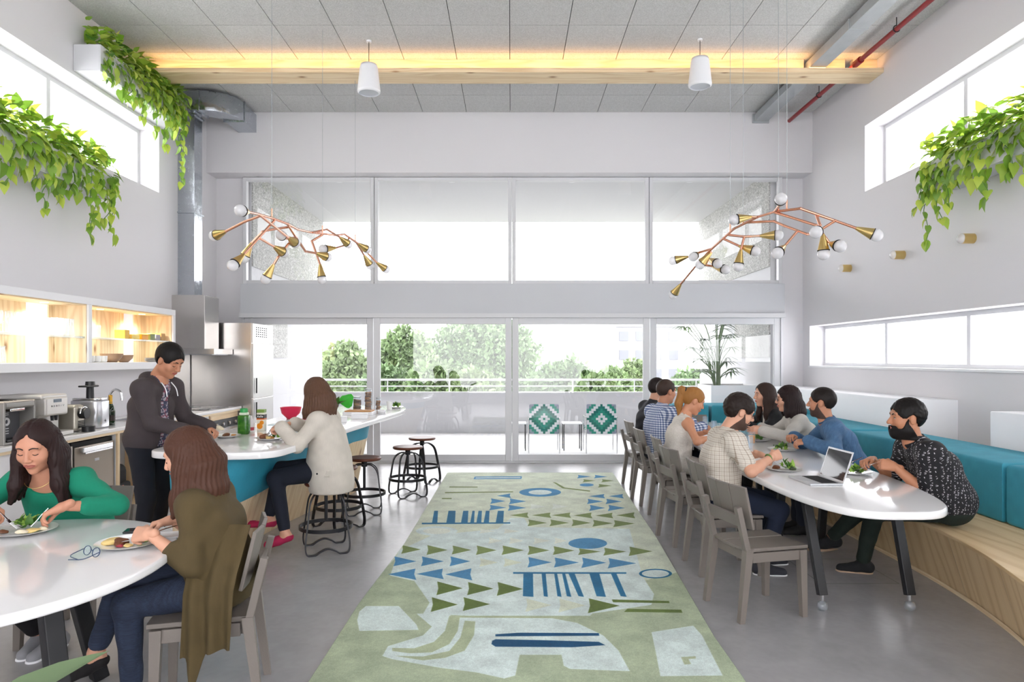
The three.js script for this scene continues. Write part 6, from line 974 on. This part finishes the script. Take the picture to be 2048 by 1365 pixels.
const m5 = person({ x: 3.07, d: 6.14, f: [-.94, .34], py: .6, lean: .38, hunch: .12, label: 'short bearded man in a denim shirt looking away along the table', group: A, skin: tan, hp: .0, hy: -.25, hl: [2.62, .87, 6.02], hr: [2.64, .87, 6.36], dl: [-.8, -.1, .3], al: [2.65, .085, 6.2], ar: [2.66, .085, 6.36], hairColor: 0x1d1614, hairThick: .011, beard: .0006, beardColor: 0x45312a, eyes: true,
  top: { name: 'denim_shirt', mat: C.denimShirt, sleeve: 1.96, collar: true, g: .02, loose: .012 }, bottom: cloth(0x1d2436) });
const m6 = person({ x: 3.02, d: 4.72, f: [-1, .14], s: 1.02, py: .6, lean: .37, hunch: .2, bulk: .01, label: 'bearded man in a black printed shirt eating beside the laptop', group: A, skin: 0xb67c5c, hp: .02, hl: [2.66, .85, 4.72], hr: [2.64, .86, 5.0], dl: [-.75, .15, .35], dr: [-.75, -.05, -.4], pl: [0, -.3, 1], cl: 1.0, cr: .8, epl: [.6, -1, -.4], epr: [.5, -1, .5], kl: [2.62, .50, 4.92], al: [2.63, .085, 5.1], kr: [2.6, .52, 5.02], ar: [2.5, .21, 5.32], fdl: [-.85, -.18, .3], fdr: [-.9, -.28, .1], hairColor: 0x120e0d, hairThick: .016, curly: .003, beard: .016, brow: 0x120e0d, eyes: true, gaze: .001,
  top: { name: 'printed_shirt', mat: C.print, sleeve: .82, collar: true, g: .02, loose: .022 }, bottom: cloth(0x17261f), shoe: cloth(0x17181c), sole: std(0xa98f78, .7) });
// ---------------------------------------------------------------- plates, food and things on the tables
const plateG = (r) => lathe([[0, 0], [r * .55, 0], [r * .62, .004], [r, .018], [r * .995, .021], [r * .6, .009], [0, .007]], 48);
const plateAt = (x, y, d, r, label) => standing('plate', plateG(r), M.porcelain, x, y, d, label, 'plate');
const foodM = { leafy: std(0x3f6a24, .6), lime: std(0x8db24a, .6), brown: std(0x6b3e22, .6), crust: std(0xb98244, .6), egg: std(0xe6c982, .5), cream: std(0xe8dcc0, .6), red: std(0x9c2f3a, .5), dark: std(0x2c3a1a, .6) };
const lump = (r, sq = .6, n = 0) => { const g = new THREE.IcosahedronGeometry(r, 2), p = g.attributes.position; for (let i = 0; i < p.count; i++) { const x = p.getX(i), y = p.getY(i), z = p.getZ(i), k = 1 + .22 * Math.sin(x / r * 3 + n) * Math.sin(y / r * 2.6 + n * 2) + .12 * Math.sin(z / r * 5 + n * 3); p.setXYZ(i, x * k, Math.max(-r * sq * .5, y * k * sq), z * k); } g.computeVertexNormals(); return g; };
function meal(x, y, d, bits, label) { // bits: [dx, dd, radius, material, flatness]
  const o = thing('meal', label, 'food', undefined, [x, y + .0115, d]);
  bits.forEach(([a, b, r, m, sq, name], i) => {
    if (m === 'salad') { const g = []; for (let k = 0; k < 16; k++) g.push(leafShape(.045, .018, .6, .6).rotateX(rr(-1.4, 1.4)).rotateY(rr(0, 6.3)).translate(a + rr(-r, r), rr(.006, .035), -b + rr(-r, r) * .7)); part(o, 'salad_leaf', g.slice(0, 8), foodM.leafy); part(o, 'salad_leaf', g.slice(8), foodM.lime); }
    else part(o, name ?? 'bite', lump(r, sq ?? .5, i + a * 9).translate(a, r * (sq ?? .5) * .5, -b), foodM[m]);
  });
}
function cutlery(kind, a, b, label) { // from tip a to handle end b
  const A0 = V(...a), B0 = V(...b), u = B0.clone().sub(A0).normalize(), o = thing(kind, label, kind), side = new THREE.Vector3().crossVectors(u, new THREE.Vector3(0, 1, 0)).normalize(), q = (t, s, h = 0) => A0.clone().lerp(B0, t).addScaledVector(side, s).add(new THREE.Vector3(0, h, 0));
  part(o, 'handle', strap([q(.34, 0), q(.6, 0, .003), q(1, 0)], .009, .0025, 16, side), M.chrome);
  if (kind === 'fork') { part(o, 'head', strap([q(.36, 0), q(.26, 0, -.002)], .022, .0022, 8, side), M.chrome); for (const s of [-.008, 0, .008]) part(o, 'tine', rod(q(.26, s, -.002), q(0, s, .002), .0013, .001, 6), M.chrome); }
  else part(o, 'blade', strap([q(.36, 0), q(.15, .001), q(0, .004)], .016, .0016, 12, side), M.chrome);
}
const TT = .7505, IT = .9205;
// oval table
plateAt(-2.38, TT, 3.33, .145, 'white plate before the woman in green');
meal(-2.38, TT, 3.33, [[-.03, .03, .04, 'salad'], [.06, -.02, .03, 'egg', .35, 'omelette'], [.03, -.05, .026, 'cream', .4], [-.06, -.05, .02, 'brown', .5], [.085, .015, .022, 'cream', .4]], 'salad leaves and omelette before the woman in green');
cutlery('fork', [-2.4, .772, 3.32], [-2.52, .9, 3.3], 'steel fork held by the woman in green'); cutlery('knife', [-2.36, .775, 3.36], [-2.29, .86, 3.38], 'steel knife held by the woman in green');
plateAt(-1.74, TT, 3.1, .135, 'white plate before the woman in the olive cardigan');
meal(-1.74, TT, 3.1, [[-.07, .0, .04, 'egg', .4, 'omelette'], [-.02, -.02, .035, 'brown', .55, 'patty'], [.05, .03, .022, 'lime', .4], [.03, -.05, .018, 'egg', .4], [.0, -.06, .014, 'red', .5]], 'omelette and browned patty before the woman in the olive cardigan');
cutlery('fork', [-1.74, .778, 3.06], [-1.6, .82, 3.03], 'steel fork held by the woman in the olive cardigan'); cutlery('knife', [-1.7, .778, 3.14], [-1.57, .815, 3.22], 'steel knife held by the woman in the olive cardigan');
{ const o = thing('smartphone', 'dark phone lying by the olive cardigan woman\'s plate', 'phone', undefined, [-1.82, TT, 3.36], .25); part(o, 'case', cbox(.15, .009, .075, .004).translate(0, .005, 0), M.black); part(o, 'screen', cbox(.14, .001, .068).translate(0, .01, 0), phys(0x141418, .05)); }
single('napkin', cbox(.16, .004, .12, .001).rotateY(.3).translate(-1.66, TT + .002, -3.28), M.white, 'folded white napkin under the phone end', 'napkin');
{
  const o = thing('spectacles', 'blue framed spectacles folded on the oval table', 'glasses', undefined, [-1.8, TT, 2.93], -.5), bl = std(0x2c3f63, .3);
  for (const q of [-1, 1]) { part(o, 'rim', new THREE.TorusGeometry(.024, .002, 6, 24).scale(1.05, .8, 1).rotateX(-.35).translate(q * .032, .022, 0), bl); part(o, 'lens', new THREE.CircleGeometry(.023, 20).scale(1.05, .8, 1).rotateX(-.35).translate(q * .032, .022, 0), clear); part(o, 'temple', tube([new THREE.Vector3(q * .058, .026, .002), new THREE.Vector3(q * .05, .012, .06), new THREE.Vector3(-q * .02, .005, .075 + q * .01)], .0019, 16, 6), bl); } part(o, 'bridge', tube([new THREE.Vector3(-.008, .024, 0), new THREE.Vector3(0, .028, 0), new THREE.Vector3(.008, .024, 0)], .002, 8, 6), bl);
}
// long table
plateAt(2.07, TT, 5.18, .13, 'white plate before the man in the tan checked shirt');
meal(2.07, TT, 5.18, [[.02, 0, .05, 'salad'], [-.05, .02, .03, 'brown', .6, 'patty'], [.05, -.04, .022, 'dark', .6]], 'green salad before the man in the tan checked shirt');
cutlery('fork', [2.06, .775, 5.1], [1.97, .88, 4.99], 'steel fork held by the man in the tan checked shirt'); cutlery('knife', [2.08, .775, 5.24], [1.98, .84, 5.36], 'steel knife held by the man in the tan checked shirt');
plateAt(2.52, TT, 5.05, .14, 'white plate before the bearded man in the black printed shirt');
meal(2.52, TT, 5.05, [[.02, -.03, .05, 'salad'], [-.05, .04, .045, 'crust', .5, 'toast'], [-.02, .06, .03, 'brown', .5], [.06, .02, .022, 'dark', .6]], 'toast and salad before the bearded man');
cutlery('fork', [2.52, .78, 5.0], [2.6, .87, 4.82], 'steel fork held by the bearded man'); cutlery('knife', [2.46, .79, 5.08], [2.6, .87, 5.05], 'steel knife held by the bearded man');
{
  const o = thing('laptop', 'silver laptop standing open on the long table', 'laptop', undefined, [2.1, TT, 4.72], .05), al = std(0xc9cbce, .35, { metalness: .5 });
  const base = part(o, 'base', cbox(.225, .014, .325, .005).translate(0, .007, 0), al); const kb = part(base, 'keyboard', cbox(.115, .0015, .28).translate(.035, .0147, 0), M.black); for (let i = 0; i < 5; i++) for (let j = 0; j < 13; j++) part(kb, 'key', cbox(.017, .0012, .0165).translate(-.01 + i * .0215 , .0158, -.125 + j * .0208), M.softBlack); part(base, 'trackpad', cbox(.07, .001, .1).translate(-.068, .0146, 0), std(0xb5b7ba, .3));
  const L = new THREE.Group(); L.name = 'lid'; L.position.set(.112, .012, 0); L.rotation.z = -.33; o.add(L); part(L, 'cover', cbox(.006, .222, .325, .0028).translate(.003, .111, 0), al); part(L, 'screen', cbox(.001, .192, .3).translate(-.0005, .113, 0), phys(0x2b2c30, .06));
}
plateAt(2.5, TT, 6.3, .13, 'white plate before the denim shirt man'); meal(2.5, TT, 6.3, [[0, 0, .05, 'salad'], [.05, .03, .02, 'cream', .5]], 'pale green salad before the denim shirt man');
plateAt(2.55, TT, 7.05, .13, 'white plate before the woman in the white jacket'); meal(2.55, TT, 7.05, [[0, 0, .045, 'salad'], [-.04, .02, .025, 'egg', .5]], 'salad before the woman in the white jacket');
plateAt(2.2, TT, 7.1, .12, 'white plate before the ponytail woman'); meal(2.2, TT, 7.1, [[0, 0, .04, 'salad'], [.03, .03, .03, 'crust', .5]], 'salad and bread before the ponytail woman');
{ const o = thing('juice_glass', 'glass of orange juice in the reaching woman\'s hand', 'glass', undefined, [2.4, TT, 6.8]); part(o, 'glass', glassG.tumbler.clone().scale(1.1, .95, 1.1), clear); part(o, 'juice', lathe([[0, .009], [.028, .009], [.032, .085], [0, .085]], 20), std(0xf0960f, .3)); }
for (const [x, d, l] of [[2.35, 7.9, 'clear water glass standing between the gingham and blazer diners'], [2.22, 6.35, 'clear water glass on the middle of the long table'], [2.42, 8.5, 'clear water glass at the far end of the long table']]) standing('water_glass', glassG.tumbler, clear, x, TT, d, l, 'glass');
// island
plateAt(-2.02, IT, 5.72, .125, 'white plate before the woman in the cream blazer'); meal(-2.02, IT, 5.72, [[-.05, .0, .035, 'brown', .8, 'roll'], [.0, -.04, .025, 'egg', .6], [.05, .03, .04, 'salad'], [.02, -.02, .022, 'crust', .6], [-.02, .05, .022, 'dark', .6]], 'heaped browned food before the woman in the cream blazer');
cutlery('fork', [-2.03, .955, 5.66], [-1.93, 1.05, 5.54], 'steel fork held by the woman in the cream blazer'); cutlery('knife', [-2.0, .955, 5.77], [-1.93, 1.05, 5.84], 'steel knife held by the woman in the cream blazer');
plateAt(-2.46, IT, 5.9, .12, 'white plate before the standing man'); meal(-2.46, IT, 5.9, [[0, 0, .03, 'brown', .6], [.05, .03, .02, 'crust', .5]], 'browned morsels before the standing man');
standing('bread_roll', lump(.035, .7, 3), foodM.cream, -2.5, 1.0, 5.85, 'pale bread roll in the standing man\'s hand', 'bread');
{
  const font = await new FontLoader().loadAsync('fonts/droid/droid_sans_bold.typeface.json');
  const o = thing('drink_jug', 'tall green capped jug of leafy green drink on the island', 'jug', undefined, [-2.41, IT, 6.16]); part(o, 'body', slab(superEllipse(0, 0, .05, .045, 3.5), 0, .17, .008), std(0x5f9a4a, .25, { map: rep(colour(64, 64, (x, y) => mix([90, 150, 70], [190, 205, 150], noise2(x / 5, y / 5, 12, 12))), 5) })); part(o, 'shoulder', slab(superEllipse(0, 0, .04, .036, 3), .17, .195, .008), std(0xd7e2cc, .3)); part(o, 'cap', lathe([[.034, .195], [.034, .225], [.03, .232], [0, .232]], 24), std(0x2b9a4c, .35));
  const c = thing('juice_carton', 'orange juice carton with a black banner reading Valle', 'carton', undefined, [-2.36, IT, 6.46]); part(c, 'body', cbox(.07, .17, .07, .003).translate(0, .085, 0), std(0xe8e4d2, .4)); part(c, 'gable', cbox(.068, .03, .068, .003).translate(0, .186, 0), std(0x7c9c48, .4)); part(c, 'fruit_print', [new THREE.SphereGeometry(.028, 16, 12).scale(1, 1, .1).translate(-.005, .045, .036), new THREE.SphereGeometry(.02, 16, 12).scale(1, 1, .1).translate(.014, .078, .036)], std(0xe8921a, .4)); const bn = part(c, 'banner', cbox(.071, .036, .072).translate(0, .135, 0), M.black);
  part(bn, 'lettering', new TextGeometry('Valle', { font, size: .018, depth: .001, curveSegments: 3 }).translate(-.031, .127, .0365), M.white); part(c, 'stripe', cbox(.0712, .012, .0722).translate(0, .111, 0), std(0xd86a2a, .4));
  const y = thing('yogurt_bottle', 'white plastic bottle with red print between jug and carton', 'bottle', undefined, [-2.42, IT, 6.34]); part(y, 'body', lathe([[0, 0], [.03, 0], [.032, .1], [.016, .135], [.016, .15], [0, .15]], 20), std(0xe6e0e2, .35)); part(y, 'label', new THREE.CylinderGeometry(.0325, .0325, .03, 20, 1, true).translate(0, .03, 0), std(0xb8404c, .4));
}
standing('mixing_bowl', lathe([[0, 0], [.045, 0], [.05, .01], [.1, .06], [.118, .13], [.112, .13], [.094, .06], [0, .014]], 40), phys(0xcf1448, .3), -2.5, IT, 7.75, 'bright crimson mixing bowl on the island', 'bowl');
{ const o = thing('salad_tray', 'black takeaway tray with pale lid on the island', 'container', undefined, [-2.12, IT, 6.75]); part(o, 'tray', [cbox(.22, .05, .15, .012).translate(0, .025, 0)], M.black); part(o, 'lid', cbox(.226, .012, .156, .005).translate(0, .062, 0), M.tray); }
{ const o = thing('clear_container', 'clear plastic container beside the juice carton', 'container', undefined, [-2.22, IT, 6.5]); part(o, 'box', cbox(.16, .045, .12, .008).translate(0, .023, 0), clear); part(o, 'lid', cbox(.165, .01, .125, .004).translate(0, .053, 0), std(0xc8d4d8, .3)); }
{ const o = thing('meat_tray', 'flat tray of sliced red food behind the black takeaway tray', 'tray', undefined, [-2.2, IT, 7.3]); part(o, 'tray', cbox(.3, .02, .2, .006).translate(0, .01, 0), M.porcelain); for (let k = 0; k < 6; k++) part(o, 'slice', lump(.035, .35, k).translate(-.11 + k * .044, .026, rr(-.05, .05)), foodM.red); }
for (const [x, d, r, c, l] of [[-2.3, 7.95, .05, 0x8a5a34, 'brown potato beside the crimson bowl'], [-2.2, 7.85, .042, 0xe3b148, 'yellow mango in front of the potato'], [-2.12, 7.95, .038, 0xd8973a, 'orange fruit beside the mango']]) standing('fruit', lump(r, .85, r * 60), std(c, .5), x, IT + r * .4, d, l, 'fruit');
{
  const o = thing('lettuce_bunch', 'dark red lettuce bunch standing behind the cream blazer woman', 'vegetable', undefined, [-2.26, IT, 8.55]); const rm = std(0x5a2238, .6), gm = std(0x46702c, .6); for (let k = 0; k < 14; k++) { const g = leafShape(.2, .05, .5, .5).rotateX(rr(-.5, .5)).rotateZ(rr(-.6, .6)).rotateY(rr(0, 6.3)).translate(rr(-.04, .04), .03, rr(-.04, .04)); part(o, 'leaf', g, k % 4 ? rm : gm); } part(o, 'stalk', cyl(.035, .045, .06, 14).translate(0, .03, 0), foodM.cream);
  const b = thing('green_bag', 'crumpled bright green plastic bag leaning on the jars', 'bag', undefined, [-2.13, IT, 8.82]); part(b, 'bag', lump(.1, 1.1, 4).scale(.8, 1, .5).rotateZ(-.6).translate(0, .12, 0), phys(0x35c02e, .35, { transmission: .2, thickness: 0 }));
}
for (const [x, d, r, h, n, l] of [[-2.02, 8.95, .062, .15, 7, 'wide jar of brown cookies on the island'], [-1.88, 8.98, .052, .25, 11, 'tall jar of brown cookies on the island'], [-1.76, 9.05, .036, .13, 5, 'slim jar of brown cookies on the island']]) {
  const o = thing('cookie_jar', l, 'jar', 'cookie jars on the island', [x, IT, d]); part(o, 'glass', lathe([[0, 0], [r, 0], [r, h], [r * .85, h + .012], [r * .85, h + .02]], 24), clear); part(o, 'lid', cyl(r * .9, r * .9, .018, 24).translate(0, h + .028, 0), M.tray); for (let k = 0; k < n; k++) part(o, 'cookie', cyl(r * .8, r * .8, h / n * .75, 16).rotateX(k ? rr(-.3, .3) : 0).rotateZ(k ? rr(-.25, .25) : 0).translate(rr(-.006, .006), h * (k + .65) / (n + .4), 0), std([0x8a5a30, 0xa06c3c, 0x74482a][k % 3], .8));
}
standing('paper_cup', lathe([[0, 0], [.03, 0], [.042, .11], [.039, .11], [.028, .006], [0, .006]], 24), M.porcelain, -1.62, IT, 9.1, 'white paper cup at the far end of the island', 'cup');
for (const [x, d, l] of [[-1.86, 7.35, 'white cardboard box with flat lid behind the cream blazer shoulder'], [-1.72, 7.75, 'white cardboard box next to the cookie tray']]) { const o = thing('takeaway_box', l, 'box', 'white takeaway boxes', [x, IT, d], .15); part(o, 'body', cbox(.18, .05, .13, .004).translate(0, .025, 0), M.white); part(o, 'lid', cbox(.185, .008, .135, .002).translate(0, .055, 0), M.white); }
{ const o = thing('pastry_tray', 'long white tray of brown pastry on the island', 'tray', undefined, [-1.84, IT, 8.3]); part(o, 'tray', cbox(.36, .04, .26, .006).translate(0, .02, 0), M.white); part(o, 'pastry', cbox(.32, .02, .22, .008).translate(0, .045, 0), foodM.crust); }
{ const o = thing('dip_tub', 'small white tub near the far tip of the island', 'tub', undefined, [-1.6, IT, 8.45]); part(o, 'tub', lathe([[0, 0], [.045, 0], [.055, .045], [.05, .045], [0, .04]], 24), M.white); part(o, 'dip', cyl(.048, .048, .003, 24).translate(0, .042, 0), foodM.brown); }
plateAt(-1.58, IT, 9.4, .1, 'white plate of greens at the far tip of the island'); meal(-1.58, IT, 9.4, [[0, 0, .04, 'salad'], [.02, .02, .02, 'lime', .5]], 'lime greens at the far tip of the island');
// large leaf reaching up beside the oval table
{
  const o = thing('floor_plant', 'large pale green leaf rising beside the oval table at the picture edge', 'plant', undefined, [-1.28, 0, 1.45]); const pm = phys(new THREE.Color().setRGB(.1, .15, .07), .7, { side: THREE.DoubleSide });
  part(o, 'pot', lathe([[0, 0], [.12, 0], [.15, .26], [.14, .26], [.12, .24], [0, .24]], 32), M.white);
  for (const [b, t, w] of [[[.1, .8, -.04], [.33, .95, -.12], .042], [[-.12, .62, .02], [-.3, .7, .1], .04], [[.0, .6, .14], [.1, .66, .34], .04]]) { const B = new THREE.Vector3(...b), E = new THREE.Vector3(...t), dir = E.clone().sub(B), L = dir.length(); dir.normalize(); part(o, 'stem', tube([new THREE.Vector3(b[0] * .2, .24, b[2] * .2), new THREE.Vector3(b[0] * .5, b[1] * .6, b[2] * .5), B], .007, 16, 6), pm); const n = new THREE.Vector3(0, 1, .5).addScaledVector(dir, -(dir.y + .5 * dir.z)).normalize(), q = new THREE.Vector3().crossVectors(dir, n); part(o, 'leaf', leafShape(L, w, .3, .15).applyMatrix4(new THREE.Matrix4().makeBasis(q, dir, n).setPosition(B)), pm); }
}
renderer.render(scene, camera);
